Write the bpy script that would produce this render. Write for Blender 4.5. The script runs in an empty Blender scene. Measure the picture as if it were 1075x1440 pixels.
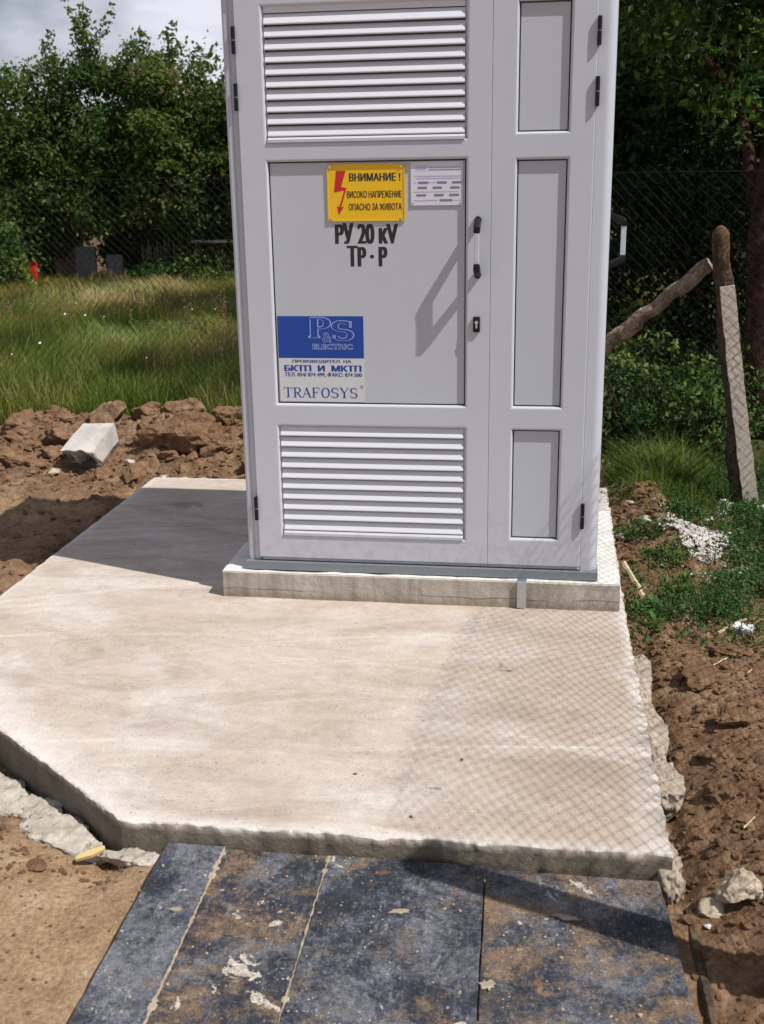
import bpy, bmesh, math, random
import numpy as np
from mathutils import Vector, Matrix, Euler

random.seed(7)
RNG = np.random.default_rng(7)
sc = bpy.context.scene
COL = sc.collection

# ------------------------------------------------------------------ camera
CAM_LOC = (0.4413, -3.85143, 1.5)
YAW, PITCH, ROLL = -0.15239, 0.29093, -0.01665
FPX, PH = 1606.81, 1440.0
_f = Vector((math.sin(YAW) * math.cos(PITCH), math.cos(YAW) * math.cos(PITCH), -math.sin(PITCH)))
_r = Vector((math.cos(YAW), -math.sin(YAW), 0.0))
_u = _r.cross(_f)
_r2 = _r * math.cos(ROLL) + _u * math.sin(ROLL)
_u2 = -_r * math.sin(ROLL) + _u * math.cos(ROLL)
cam = bpy.data.cameras.new('camera')
camo = bpy.data.objects.new('camera', cam)
COL.objects.link(camo)
M = Matrix(((_r2.x, _u2.x, -_f.x, CAM_LOC[0]), (_r2.y, _u2.y, -_f.y, CAM_LOC[1]),
            (_r2.z, _u2.z, -_f.z, CAM_LOC[2]), (0, 0, 0, 1)))
camo.matrix_world = M
cam.sensor_fit = 'VERTICAL'
cam.sensor_height = 36.0
cam.sensor_width = 27.0
cam.lens = FPX / PH * 36.0
cam.clip_start = 0.05
cam.clip_end = 2000
cam.dof.use_dof = True
cam.dof.focus_distance = 4.0
cam.dof.aperture_fstop = 7.0
sc.camera = camo

# ------------------------------------------------------------------ light
SUN = Vector((1.0, -0.37, 1.45)).normalized()          # towards the sun
sun_elev = math.asin(SUN.z)
sun_az = math.atan2(SUN.x, SUN.y)                       # clockwise from +Y
world = bpy.data.worlds.new("World")
sc.world = world
world.use_nodes = True
wn = world.node_tree
wn.nodes.clear()
w_out = wn.nodes.new('ShaderNodeOutputWorld')
w_bg = wn.nodes.new('ShaderNodeBackground')
w_bg.inputs['Strength'].default_value = 0.05
sky = wn.nodes.new('ShaderNodeTexSky')
sky.sky_type = 'NISHITA'
sky.sun_disc = False
sky.sun_elevation = sun_elev
sky.sun_rotation = sun_az
sky.air_density = 1.0
sky.dust_density = 0.7
w_tc = wn.nodes.new('ShaderNodeTexCoord')
w_map = wn.nodes.new('ShaderNodeMapping')
w_map.inputs['Scale'].default_value = (1.0, 1.0, 2.4)
w_map.inputs['Location'].default_value = (2.3, 2.7, 0.2)
w_no = wn.nodes.new('ShaderNodeTexNoise')
w_no.inputs['Scale'].default_value = 1.9
w_no.inputs['Detail'].default_value = 7
w_no.inputs['Roughness'].default_value = 0.55
w_cr = wn.nodes.new('ShaderNodeValToRGB')
w_cr.color_ramp.elements[0].position = 0.455
w_cr.color_ramp.elements[1].position = 0.60
w_mix = wn.nodes.new('ShaderNodeMix')
w_mix.data_type = 'RGBA'
w_mix.inputs['B'].default_value = (16.6, 16.6, 18.6, 1)
wn.links.new(w_tc.outputs['Generated'], w_map.inputs['Vector'])
wn.links.new(w_map.outputs['Vector'], w_no.inputs['Vector'])
wn.links.new(w_no.outputs['Fac'], w_cr.inputs['Fac'])
wn.links.new(w_cr.outputs['Color'], w_mix.inputs['Factor'])
wn.links.new(sky.outputs['Color'], w_mix.inputs['A'])
wn.links.new(w_mix.outputs['Result'], w_bg.inputs['Color'])
wn.links.new(w_bg.outputs['Background'], w_out.inputs['Surface'])

sun_d = bpy.data.lights.new('sun', 'SUN')
sun_d.energy = 4.9
sun_d.angle = math.radians(0.53)
sun_d.color = (1.0, 0.955, 0.90)
sun_o = bpy.data.objects.new('sun', sun_d)
COL.objects.link(sun_o)
sun_o.rotation_euler = SUN.to_track_quat('Z', 'Y').to_euler()
sun_o.location = (6, -3, 9)

vs = sc.view_settings
vs.view_transform = 'Standard'
vs.look = 'None'
vs.exposure = 0.0
vs.gamma = 1.0
vs.use_curve_mapping = False
sc.cycles.max_bounces = 7
sc.cycles.transparent_max_bounces = 8

# ------------------------------------------------------------------ helpers
def tag(o, label=None, cat=None, group=None, kind=None):
    if label: o['label'] = label
    if cat: o['category'] = cat
    if group: o['group'] = group
    if kind: o['kind'] = kind
    return o

def link(name, me, parent=None, loc=None, rot=None):
    o = bpy.data.objects.new(name, me)
    COL.objects.link(o)
    if parent is not None: o.parent = parent
    if loc is not None: o.location = loc
    if rot is not None: o.rotation_euler = rot
    return o

def empty(name, loc, label, cat, group=None, rot=(0, 0, 0)):
    o = bpy.data.objects.new(name, None)
    o.empty_display_size = 0.1
    COL.objects.link(o)
    o.location = loc
    o.rotation_euler = rot
    return tag(o, label, cat, group)

def mesh_np(name, V, F, mat=None, smooth=False, attr=None):
    """V (n,3); F (m,3) or (m,4) array"""
    V = np.asarray(V, dtype=np.float32); F = np.asarray(F, dtype=np.int32)
    me = bpy.data.meshes.new(name)
    n, m, k = len(V), len(F), F.shape[1]
    me.vertices.add(n); me.vertices.foreach_set('co', V.ravel())
    me.loops.add(m * k); me.loops.foreach_set('vertex_index', F.ravel())
    me.polygons.add(m)
    me.polygons.foreach_set('loop_start', np.arange(0, m * k, k, dtype=np.int32))
    me.polygons.foreach_set('loop_total', np.full(m, k, dtype=np.int32))
    me.polygons.foreach_set('use_smooth', np.full(m, bool(smooth)))
    me.update(calc_edges=True)
    me.validate()
    if attr:
        for an, av in attr.items():
            av = np.asarray(av, dtype=np.float32)
            a = me.attributes.new(an, 'FLOAT', 'POINT')
            a.data.foreach_set('value', av)
    if mat: me.materials.append(mat)
    return me

class MB:
    """collects simple shapes into ONE mesh"""
    def __init__(s): s.v = []; s.f = []
    def add(s, vs_, fs):
        b = len(s.v); s.v += [tuple(p) for p in vs_]; s.f += [tuple(i + b for i in f) for f in fs]
        return s
    def box(s, x0, x1, y0, y1, z0, z1):
        return s.add([(x0,y0,z0),(x1,y0,z0),(x1,y1,z0),(x0,y1,z0),(x0,y0,z1),(x1,y0,z1),(x1,y1,z1),(x0,y1,z1)],
                     [(0,3,2,1),(4,5,6,7),(0,1,5,4),(1,2,6,5),(2,3,7,6),(3,0,4,7)])
    def prism(s, poly, axis, a, b):
        """poly: list of 2D points, extruded along axis (0:x uses (y,z); 1:y uses (x,z); 2:z uses (x,y))"""
        def P(p, t):
            return (t, p[0], p[1]) if axis == 0 else ((p[0], t, p[1]) if axis == 1 else (p[0], p[1], t))
        n = len(poly)
        vs_ = [P(p, a) for p in poly] + [P(p, b) for p in poly]
        fs = [tuple(range(n))[::-1], tuple(range(n, 2 * n))] + [(i, (i + 1) % n, n + (i + 1) % n, n + i) for i in range(n)]
        return s.add(vs_, fs)
    def tube(s, path, rad, n=8, cap=True):
        path = [Vector(p) for p in path]
        if not hasattr(rad, '__len__'): rad = [rad] * len(path)
        rings = []; up = Vector((0.13, 0.31, 0.94))
        for i, p in enumerate(path):
            d = (path[min(i + 1, len(path) - 1)] - path[max(i - 1, 0)]).normalized()
            a = d.cross(up)
            if a.length < 1e-3: a = d.cross(Vector((1, 0, 0)))
            a.normalize(); b = d.cross(a).normalized()
            rings.append([p + (a * math.cos(t) + b * math.sin(t)) * rad[i] for t in [2 * math.pi * j / n for j in range(n)]])
        vs_ = [q for r_ in rings for q in r_]; fs = []
        for i in range(len(path) - 1):
            for j in range(n):
                fs.append((i*n+j, i*n+(j+1) % n, (i+1)*n+(j+1) % n, (i+1)*n+j))
        if cap: fs += [tuple(range(n))[::-1], tuple(range((len(path)-1)*n, len(path)*n))]
        return s.add(vs_, fs)
    def roughen(s, amp, f=14.0, seed=0, stretch=0.35):
        co = np.array(s.v)
        for ax, sd in ((0, 0), (1, 40)):
            co[:, ax] += amp * fbm(co[:, 0] * f + sd, co[:, 1] * f, co[:, 2] * f * stretch, 4, seed + sd, 0.6)
        s.v = [tuple(c) for c in co]; return s
    def mesh(s, name, mat, smooth=False, bevel=0, seg=2):
        me = bpy.data.meshes.new(name)
        me.from_pydata(s.v, [], s.f)
        bm = bmesh.new(); bm.from_mesh(me)
        bmesh.ops.recalc_face_normals(bm, faces=bm.faces)
        if bevel:
            bmesh.ops.bevel(bm, geom=[e for e in bm.edges if e.is_manifold and e.calc_face_angle(0) > 0.5],
                            offset=bevel, segments=seg, affect='EDGES', profile=0.5, clamp_overlap=True)
        bm.to_mesh(me); bm.free()
        me.polygons.foreach_set('use_smooth', [bool(smooth)] * len(me.polygons))
        if mat: me.materials.append(mat)
        if smooth and bevel: me.set_sharp_from_angle(angle=math.radians(40))
        return me
    def build(s, name, mat, parent=None, **k):
        return link(name, s.mesh(name, mat, **k), parent)

# value noise ------------------------------------------------------
def _h(ix, iy, iz, seed):
    n = (ix.astype(np.int64) * 374761393 + iy.astype(np.int64) * 668265263 + iz.astype(np.int64) * 2147483647 + seed * 974711) & 0xffffffff
    n = ((n ^ (n >> 13)) * 1274126177) & 0xffffffff
    n = ((n ^ (n >> 16)) * 2246822519) & 0xffffffff
    return ((n ^ (n >> 15)) & 0xffffff) / float(0xffffff)

def vnoise(x, y, z=None, seed=0):
    x = np.asarray(x, float); y = np.asarray(y, float)
    z = np.zeros_like(x) if z is None else np.asarray(z, float)
    ix, iy, iz = np.floor(x), np.floor(y), np.floor(z)
    fx, fy, fz = x - ix, y - iy, z - iz
    fx, fy, fz = [t * t * t * (t * (t * 6 - 15) + 10) for t in (fx, fy, fz)]
    r = 0
    for dx in (0, 1):
        for dy in (0, 1):
            for dz in (0, 1):
                w = (fx if dx else 1 - fx) * (fy if dy else 1 - fy) * (fz if dz else 1 - fz)
                r = r + w * _h(ix + dx, iy + dy, iz + dz, seed)
    return r * 2 - 1

def fbm(x, y, z=None, oct=4, seed=0, gain=0.5):
    r, a, f = 0, 1.0, 1.0
    for i in range(oct):
        r = r + a * vnoise(np.asarray(x) * f, np.asarray(y) * f, None if z is None else np.asarray(z) * f, seed + i * 17)
        a *= gain; f *= 2.03
    return r

def worley(x, y, seed=0):
    ix, iy = np.floor(x), np.floor(y)
    d1 = np.full(x.shape, 9.0); d2 = np.full(x.shape, 9.0); cid = np.zeros(x.shape)
    for dx in (-1, 0, 1):
        for dy in (-1, 0, 1):
            cx, cy = ix + dx, iy + dy; zz = np.zeros_like(cx)
            px = cx + _h(cx, cy, zz, seed); py = cy + _h(cx, cy, zz, seed + 5)
            d = np.hypot(px - x, py - y); v = _h(cx, cy, zz, seed + 9)
            near = d < d1
            d2 = np.where(near, d1, np.minimum(d2, d)); cid = np.where(near, v, cid); d1 = np.where(near, d, d1)
    return d1, d2, cid

def sstep(a, b, t):
    t = np.clip((t - a) / (b - a), 0, 1); return t * t * (3 - 2 * t)

# ------------------------------------------------------------------ material helpers
class NT:
    def __init__(s, name):
        s.m = bpy.data.materials.new(name); s.m.use_nodes = True
        s.t = s.m.node_tree; s.b = s.t.nodes['Principled BSDF']; s.o = s.t.nodes['Material Output']
        s.tc = s.t.nodes.new('ShaderNodeTexCoord')
    def n(s, typ, **kw):
        n = s.t.nodes.new(typ)
        for k, v in kw.items(): setattr(n, k, v)
        return n
    def l(s, a, b): s.t.links.new(a, b)
    def noise(s, scale, detail=4, rough=0.55, vec=None, dist=0.0, stretch=None):
        n = s.n('ShaderNodeTexNoise'); n.inputs['Scale'].default_value = scale
        n.inputs['Detail'].default_value = detail; n.inputs['Roughness'].default_value = rough
        n.inputs['Distortion'].default_value = dist
        v = vec or s.tc.outputs['Object']
        if stretch:
            mp = s.n('ShaderNodeMapping'); mp.inputs['Scale'].default_value = stretch; s.l(v, mp.inputs['Vector']); v = mp.outputs['Vector']
        s.l(v, n.inputs['Vector']); return n.outputs['Fac']
    def vor(s, scale, feature='F1', vec=None):
        n = s.n('ShaderNodeTexVoronoi'); n.feature = feature; n.inputs['Scale'].default_value = scale
        s.l(vec or s.tc.outputs['Object'], n.inputs['Vector']); return n
    def ramp(s, fac, stops):
        r = s.n('ShaderNodeValToRGB'); e = r.color_ramp.elements
        while len(e) < len(stops): e.new(0.5)
        for i, (p, c) in enumerate(stops):
            e[i].position = p; e[i].color = (c if hasattr(c, '__len__') else (c, c, c)) + ((1,) if not hasattr(c, '__len__') or len(c) == 3 else ())
        s.l(fac, r.inputs['Fac']); return r.outputs['Color']
    def mix(s, fac, a, b, mode='MIX'):
        m = s.n('ShaderNodeMix'); m.data_type = 'RGBA'; m.blend_type = mode
        for sock, v in (('Factor', fac), ('A', a), ('B', b)):
            if hasattr(v, 'links') or hasattr(v, 'is_linked'): s.l(v, m.inputs[sock])
            elif sock == 'Factor': m.inputs[sock].default_value = v
            else: m.inputs[sock].default_value = tuple(v) + (1,)
        return m.outputs['Result']
    def math(s, op, a, b=0.0, clamp=False):
        m = s.n('ShaderNodeMath'); m.operation = op; m.use_clamp = clamp
        for i, v in enumerate((a, b)):
            if hasattr(v, 'is_linked'): s.l(v, m.inputs[i])
            else: m.inputs[i].default_value = v
        return m.outputs[0]
    def attr(s, name):
        a = s.n('ShaderNodeAttribute'); a.attribute_name = name; return a.outputs['Fac']
    def bump(s, h, strength=0.5, dist=0.01, normal=None):
        b = s.n('ShaderNodeBump'); b.inputs['Strength'].default_value = strength; b.inputs['Distance'].default_value = dist
        s.l(h, b.inputs['Height'])
        if normal: s.l(normal, b.inputs['Normal'])
        return b.outputs['Normal']
    def fin(s, col=None, rough=0.8, normal=None, metallic=None, spec=None):
        if col is not None:
            if hasattr(col, 'is_linked'): s.l(col, s.b.inputs['Base Color'])
            else: s.b.inputs['Base Color'].default_value = tuple(col) + (1,)
        if hasattr(rough, 'is_linked'): s.l(rough, s.b.inputs['Roughness'])
        else: s.b.inputs['Roughness'].default_value = rough
        if normal is not None: s.l(normal, s.b.inputs['Normal'])
        if metallic is not None: s.b.inputs['Metallic'].default_value = metallic
        if spec is not None: s.b.inputs['Specular IOR Level'].default_value = spec
        return s.m

def plain(name, col, rough=0.6, metallic=0.0, var=0.12, scale=30, spec=None, bump=0.0):
    t = NT(name)
    f = t.noise(scale, 4)
    c = t.mix(f, [max(0, k * (1 - var)) for k in col], [min(1, k * (1 + var)) for k in col])
    nm = t.bump(t.noise(scale * 6, 3), bump, 0.002) if bump else None
    return t.fin(c, rough, nm, metallic, spec)

def leaf_mat(name, stops, trans=0.35, rough=0.55):
    t = NT(name)
    a = t.attr('tint')
    c = t.ramp(a, stops)
    t.fin(c, rough, spec=0.3)
    tr = t.n('ShaderNodeBsdfTranslucent'); 
    ct = t.mix(1.0, c, (1.15, 1.25, 0.6), 'MULTIPLY')
    t.l(ct, tr.inputs['Color'])
    mx = t.n('ShaderNodeMixShader'); mx.inputs['Fac'].default_value = trans
    t.l(t.b.outputs[0], mx.inputs[1]); t.l(tr.outputs[0], mx.inputs[2]); t.l(mx.outputs[0], t.o.inputs['Surface'])
    return t.m

# ------------------------------------------------------------------ materials
def mat_ground():
    t = NT('soil_ground')
    n1 = t.noise(2.2, 6, 0.6); n2 = t.noise(14, 6, 0.65); n3 = t.noise(90, 4, 0.7)
    base = t.ramp(n2, [(0.3, (0.095, 0.060, 0.037)), (0.5, (0.215, 0.132, 0.076)), (0.72, (0.34, 0.23, 0.145))])
    red = t.ramp(n2, [(0.3, (0.13, 0.068, 0.038)), (0.7, (0.30, 0.175, 0.10))])
    base = t.mix(t.ramp(n1, [(0.42, 0.0), (0.62, 0.7)]), base, red)
    tan = t.ramp(t.noise(7, 6, 0.6), [(0.28, (0.25, 0.155, 0.088)), (0.5, (0.39, 0.26, 0.155)), (0.75, (0.50, 0.36, 0.235))])
    base = t.mix(t.attr('tan'), base, tan)
    grn = t.ramp(n2, [(0.3, (0.030, 0.040, 0.014)), (0.7, (0.085, 0.085, 0.032))])
    base = t.mix(t.attr('green'), base, grn)
    sp = t.ramp(n3, [(0.35, 0.62), (0.6, 1.0), (0.8, 1.22)])
    col = t.mix(1.0, base, sp, 'MULTIPLY')
    v = t.vor(46); v2 = t.vor(110)
    h = t.math('ADD', t.math('MULTIPLY', v.outputs['Distance'], -0.5), t.math('ADD', t.noise(60, 6, 0.7), t.math('MULTIPLY', v2.outputs['Distance'], -0.25)))
    return t.fin(col, 0.95, t.bump(h, 0.75, 0.012), spec=0.15)

def mat_clod():
    t = NT('clod_soil')
    n2 = t.noise(14, 6, 0.65); info = t.n('ShaderNodeObjectInfo')
    base = t.ramp(n2, [(0.28, (0.14, 0.087, 0.054)), (0.5, (0.29, 0.18, 0.104)), (0.75, (0.43, 0.30, 0.195))])
    red = t.mix(0.4, base, (0.25, 0.13, 0.065))
    base = t.mix(info.outputs['Random'], base, red)
    h = t.math('ADD', t.noise(38, 8, 0.8), t.math('MULTIPLY', t.vor(45).outputs['Distance'], -0.5))
    return t.fin(base, 0.95, t.bump(h, 1.0, 0.022), spec=0.1)

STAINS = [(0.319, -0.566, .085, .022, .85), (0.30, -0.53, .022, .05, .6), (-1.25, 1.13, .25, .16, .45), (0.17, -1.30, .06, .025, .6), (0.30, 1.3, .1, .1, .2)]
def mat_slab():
    t = NT('slab_concrete')
    big = t.noise(1.5, 5, 0.6, dist=0.4)
    col = t.ramp(big, [(0.30, (0.47, 0.39, 0.325)), (0.48, (0.545, 0.47, 0.40)), (0.62, (0.54, 0.46, 0.385)), (0.78, (0.63, 0.56, 0.49))])
    sx = t.n('ShaderNodeSeparateXYZ'); t.l(t.tc.outputs['Object'], sx.inputs[0])
    br = t.ramp(t.math('ADD', t.math('MULTIPLY', sx.outputs[0], 0.7), t.noise(2.0, 5, 0.65)), [(0.42, 0.0), (0.85, 0.6)])
    col = t.mix(br, col, (0.45, 0.35, 0.265))
    lt = t.ramp(t.noise(1.9, 6, 0.6, dist=.6, stretch=(1, 1.3, 1)), [(0.46, 0.0), (0.64, 0.65)])
    col = t.mix(lt, col, (0.67, 0.62, 0.575))
    # pinkish dust
    pk = t.ramp(t.noise(2.6, 5, 0.6, stretch=(1, 1, 1)), [(0.52, 0.0), (0.75, 0.55)])
    col = t.mix(pk, col, (0.55, 0.425, 0.375))
    # brown-grey damp patches
    dk = t.ramp(t.noise(2.3, 7, 0.68, dist=1.2, stretch=(.6, 1.6, 1)), [(0.47, 0.0), (0.66, 0.62)])
    col = t.mix(dk, col, (0.355, 0.28, 0.225))
    # trowel sweeps: noise in polar coordinates about two centres
    def arcs(cx, cy, f, lo, hi, seed):
        mp = t.n('ShaderNodeMapping'); mp.inputs['Location'].default_value = (-cx, -cy, seed)
        t.l(t.tc.outputs['Object'], mp.inputs['Vector'])
        sp = t.n('ShaderNodeSeparateXYZ'); t.l(mp.outputs['Vector'], sp.inputs[0])
        r = t.math('SQRT', t.math('ADD', t.math('POWER', sp.outputs[0], 2.0), t.math('POWER', sp.outputs[1], 2.0)))
        a = t.math('ARCTAN2', sp.outputs[0], sp.outputs[1])
        cb = t.n('ShaderNodeCombineXYZ'); t.l(t.math('MULTIPLY', r, f), cb.inputs[0]); t.l(t.math('MULTIPLY', a, 1.3), cb.inputs[1]); cb.inputs[2].default_value = seed
        nn = t.noise(1.0, 4, 0.6, vec=cb.outputs[0])
        return t.ramp(nn, [(lo, 0.0), (hi, 1.0)])
    a1 = arcs(-0.45, -3.6, 12.0, 0.60, 0.70, 1.0); a2 = arcs(0.9, -5.4, 15.0, 0.60, 0.70, 4.0); a3 = arcs(-0.2, -4.4, 26.0, 0.55, 0.75, 8.0)
    brk = t.ramp(t.noise(3.1, 5, 0.7), [(0.36, 0.30), (0.60, 1.0)])
    col = t.mix(t.math('MULTIPLY', t.math('MULTIPLY', a1, brk), 0.7), col, (0.76, 0.69, 0.61))
    col = t.mix(t.math('MULTIPLY', t.math('MULTIPLY', a2, brk), 0.6), col, (0.75, 0.68, 0.60))
    col = t.mix(t.math('MULTIPLY', a3, 0.16), col, (0.49, 0.405, 0.335))
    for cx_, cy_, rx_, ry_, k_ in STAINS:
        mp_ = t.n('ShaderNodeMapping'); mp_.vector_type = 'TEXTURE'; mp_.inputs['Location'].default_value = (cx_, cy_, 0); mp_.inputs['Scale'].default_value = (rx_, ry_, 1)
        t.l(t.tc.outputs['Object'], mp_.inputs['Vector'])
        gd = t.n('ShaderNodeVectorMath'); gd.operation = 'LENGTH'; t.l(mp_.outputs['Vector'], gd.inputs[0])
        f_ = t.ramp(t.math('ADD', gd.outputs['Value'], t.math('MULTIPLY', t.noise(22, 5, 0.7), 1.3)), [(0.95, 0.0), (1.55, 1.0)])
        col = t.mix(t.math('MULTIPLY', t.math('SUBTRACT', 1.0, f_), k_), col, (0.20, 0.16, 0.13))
    wh = t.math('MULTIPLY', t.attr('edge'), 0.9)
    wn_ = t.math('MULTIPLY', wh, t.ramp(t.noise(11, 5, 0.7), [(0.3, 0.45), (0.6, 1.0)]))
    col = t.mix(wn_, col, (0.74, 0.71, 0.67))
    pits = t.ramp(t.noise(95, 3, 0.6), [(0.28, 0.45), (0.37, 1.0)])
    col = t.mix(1.0, col, pits, 'MULTIPLY')
    mm = t.ramp(t.noise(24, 7, 0.75), [(0.3, 0.86), (0.7, 1.10)])
    col = t.mix(1.0, col, mm, 'MULTIPLY')
    gr = t.ramp(t.noise(230, 4, 0.8), [(0.3, 0.76), (0.7, 1.14)])
    col = t.mix(1.0, col, gr, 'MULTIPLY')
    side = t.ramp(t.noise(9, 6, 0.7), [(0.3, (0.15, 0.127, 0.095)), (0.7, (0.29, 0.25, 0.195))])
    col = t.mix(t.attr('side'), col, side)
    h = t.math('ADD', t.noise(120, 5, 0.7), t.math('MULTIPLY', t.noise(6, 3), 2.0))
    b1 = t.bump(h, 0.3, 0.006)
    hs = t.noise(55, 6, 0.75)
    bs = t.bump(t.math('MULTIPLY', hs, t.attr('side')), 0.9, 0.012, b1)
    return t.fin(col, 0.9, bs, spec=0.2)

def mat_conc(name, lo, hi, bump=0.5, sc_=1.0):
    t = NT(name)
    c = t.ramp(t.noise(7 * sc_, 7, 0.68), [(0.28, lo), (0.72, hi)])
    st = t.ramp(t.noise(3 * sc_, 5, 0.6, stretch=(1, 1, 0.25)), [(0.42, 0.86), (0.6, 1.0)])
    c = t.mix(1.0, c, st, 'MULTIPLY')
    c = t.mix(1.0, c, t.ramp(t.noise(200, 3, 0.7), [(0.3, 0.85), (0.7, 1.08)]), 'MULTIPLY')
    h = t.math('ADD', t.noise(80 * sc_, 6, 0.75), t.noise(18 * sc_, 4))
    return t.fin(c, 0.92, t.bump(h, bump, 0.010 / sc_), spec=0.2)

def mat_plinth():
    t = NT('plinth_concrete')
    c = t.ramp(t.noise(6, 7, 0.68), [(0.28, (0.36, 0.32, 0.27)), (0.72, (0.58, 0.53, 0.46))])
    g = t.n('ShaderNodeSeparateXYZ'); t.l(t.tc.outputs['Object'], g.inputs[0])
    c = t.mix(t.ramp(t.noise(4, 6, .7), [(0.45, 0.0), (0.7, 0.5)]), c, (0.33, 0.29, 0.24))
    z = t.math('ADD', g.outputs[2], t.math('MULTIPLY', t.noise(8, 4), 0.03))
    # rough tide line near the foot and crack line
    low = t.ramp(t.math('MULTIPLY', t.math('ADD', z, t.math('MULTIPLY', t.noise(30, 5, .75), 0.04)), 10.0), [(0.45, (0.76, 0.71, 0.64)), (0.72, (1, 1, 1))])
    c = t.mix(1.0, c, low, 'MULTIPLY')
    cr = t.ramp(t.math('ABSOLUTE', t.math('SUBTRACT', z, 0.049)), [(0.0006, 0.45), (0.0022, 1.0)])
    msk = t.ramp(t.noise(5, 4), [(0.46, 0.0), (0.54, 1.0)])
    c = t.mix(msk, c, t.mix(1.0, c, cr, 'MULTIPLY'))
    vs_ = t.ramp(t.noise(10, 4, 0.6, stretch=(3, 3, 0.2)), [(0.35, 0.78), (0.55, 1.0)])
    c = t.mix(1.0, c, vs_, 'MULTIPLY')
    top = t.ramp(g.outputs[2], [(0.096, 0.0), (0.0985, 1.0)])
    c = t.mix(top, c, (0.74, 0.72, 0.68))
    h = t.math('ADD', t.noise(90, 6, 0.75), t.noise(20, 4))
    return t.fin(c, 0.92, t.bump(h, 0.5, 0.008), spec=0.2)

def mat_board(mud=0.0, scuff=0.0, crust=0.0, seed=0.0, dark=(0.058, 0.062, 0.074)):
    t = NT('film_faced_plywood')
    info = t.n('ShaderNodeObjectInfo')
    mp = t.n('ShaderNodeVectorMath'); mp.operation = 'ADD'; t.l(t.tc.outputs['Object'], mp.inputs[0])
    cb = t.n('ShaderNodeCombineXYZ'); cb.inputs[0].default_value = seed; cb.inputs[1].default_value = seed * .37; t.l(cb.outputs[0], mp.inputs[1])
    V = mp.outputs[0]
    c = t.ramp(t.noise(16, 8, 0.8, vec=V), [(0.3, (0.007, 0.008, 0.011)), (0.5, (0.021, 0.025, 0.038)), (0.72, dark)])
    # bluish white laitance scuffs, broken up finely
    big = t.noise(5.0, 6, 0.7, vec=V, dist=0.4); fine = t.noise(60, 7, 0.85, vec=V)
    sc1 = t.ramp(t.math('ADD', t.math('MULTIPLY', big, 0.62), t.math('MULTIPLY', fine, 0.38)), [(0.49 - scuff, 0.0), (0.58 - scuff, 0.45), (0.70 - scuff, 0.85)])
    c = t.mix(sc1, c, (0.25, 0.26, 0.285))
    sc2 = t.ramp(t.noise(48, 7, 0.85, vec=V, stretch=(1, .3, 1), dist=.3), [(0.55, 0.0), (0.68, 0.6)])
    c = t.mix(sc2, c, (0.33, 0.33, 0.35))
    # brown mud in broken patches
    mbig = t.noise(7.0, 7, 0.72, vec=V, dist=0.5); mf = t.noise(75, 6, 0.8, vec=V)
    md = t.ramp(t.math('ADD', t.math('MULTIPLY', mbig, 0.7), t.math('MULTIPLY', mf, 0.3)), [(0.52 - mud, 0.0), (0.60 - mud, 0.8)])
    mc = t.ramp(t.noise(34, 5, 0.75, vec=V), [(0.3, (0.09, 0.055, 0.03)), (0.55, (0.24, 0.155, 0.085)), (0.75, (0.33, 0.26, 0.19))])
    c = t.mix(md, c, mc)
    # crusts of pale dried cement
    crb = t.math('ADD', t.math('MULTIPLY', t.noise(9.0, 4, 0.55, vec=V, dist=1.2), 0.75), t.math('MULTIPLY', t.noise(50, 4, 0.8, vec=V), 0.25))
    cr = t.ramp(crb, [(0.635 - crust, 0.0), (0.648 - crust, 1.0)])
    c = t.mix(cr, c, t.ramp(t.noise(90, 4, .7, vec=V), [(0.3, (0.36, 0.30, 0.24)), (0.7, (0.60, 0.55, 0.48))]))
    # speckle of white spatter
    vv = t.vor(75, vec=V)
    dr = t.math('MULTIPLY', t.ramp(t.math('ADD', vv.outputs['Distance'], t.math('MULTIPLY', t.noise(160, 3, .7, vec=V), .25)), [(0.25, 1.0), (0.32, 0.0)]), t.ramp(t.noise(9, 4, 0.7, vec=V), [(0.52, 0.0), (0.60, 0.9)]))
    c = t.mix(dr, c, (0.42, 0.41, 0.39))
    c = t.mix(1.0, c, t.ramp(t.noise(210, 5, 0.85, vec=V), [(0.36, 0.42), (0.5, 0.95), (0.64, 1.75)]), 'MULTIPLY')
    c = t.mix(t.ramp(t.noise(120, 5, 0.85, vec=V), [(0.56, 0.0), (0.70, 0.40)]), c, (0.36, 0.35, 0.33))
    r = t.ramp(t.noise(14, 6, 0.7, vec=V), [(0.3, 0.42), (0.7, 0.85)])
    h = t.math('ADD', t.noise(70, 7, 0.8, vec=V), t.math('ADD', t.math('MULTIPLY', md, 0.6), t.math('MULTIPLY', cr, 1.2)))
    return t.fin(c, r, t.bump(h, 0.5, 0.004), spec=0.45)

def mat_white():
    t = NT('white_coated_profile')
    n = t.noise(5, 5, 0.6)
    c = t.mix(n, (0.49, 0.515, 0.585), (0.545, 0.565, 0.635))
    d = t.ramp(t.noise(2.5, 6, 0.7, stretch=(1, 1, .4)), [(0.58, 0.0), (0.8, 0.18)])
    c = t.mix(d, c, (0.42, 0.39, 0.34))
    g = t.n('ShaderNodeSeparateXYZ'); t.l(t.tc.outputs['Object'], g.inputs[0])
    sp = t.math('MULTIPLY', t.ramp(g.outputs[2], [(0.14, 0.55), (0.42, 0.0)]), t.ramp(t.noise(18, 6, .75), [(0.45, 0.0), (0.7, 1.0)]))
    c = t.mix(sp, c, (0.36, 0.30, 0.235))
    return t.fin(c, 0.38, t.bump(t.noise(400, 2), 0.06, 0.001), spec=0.45)

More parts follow.
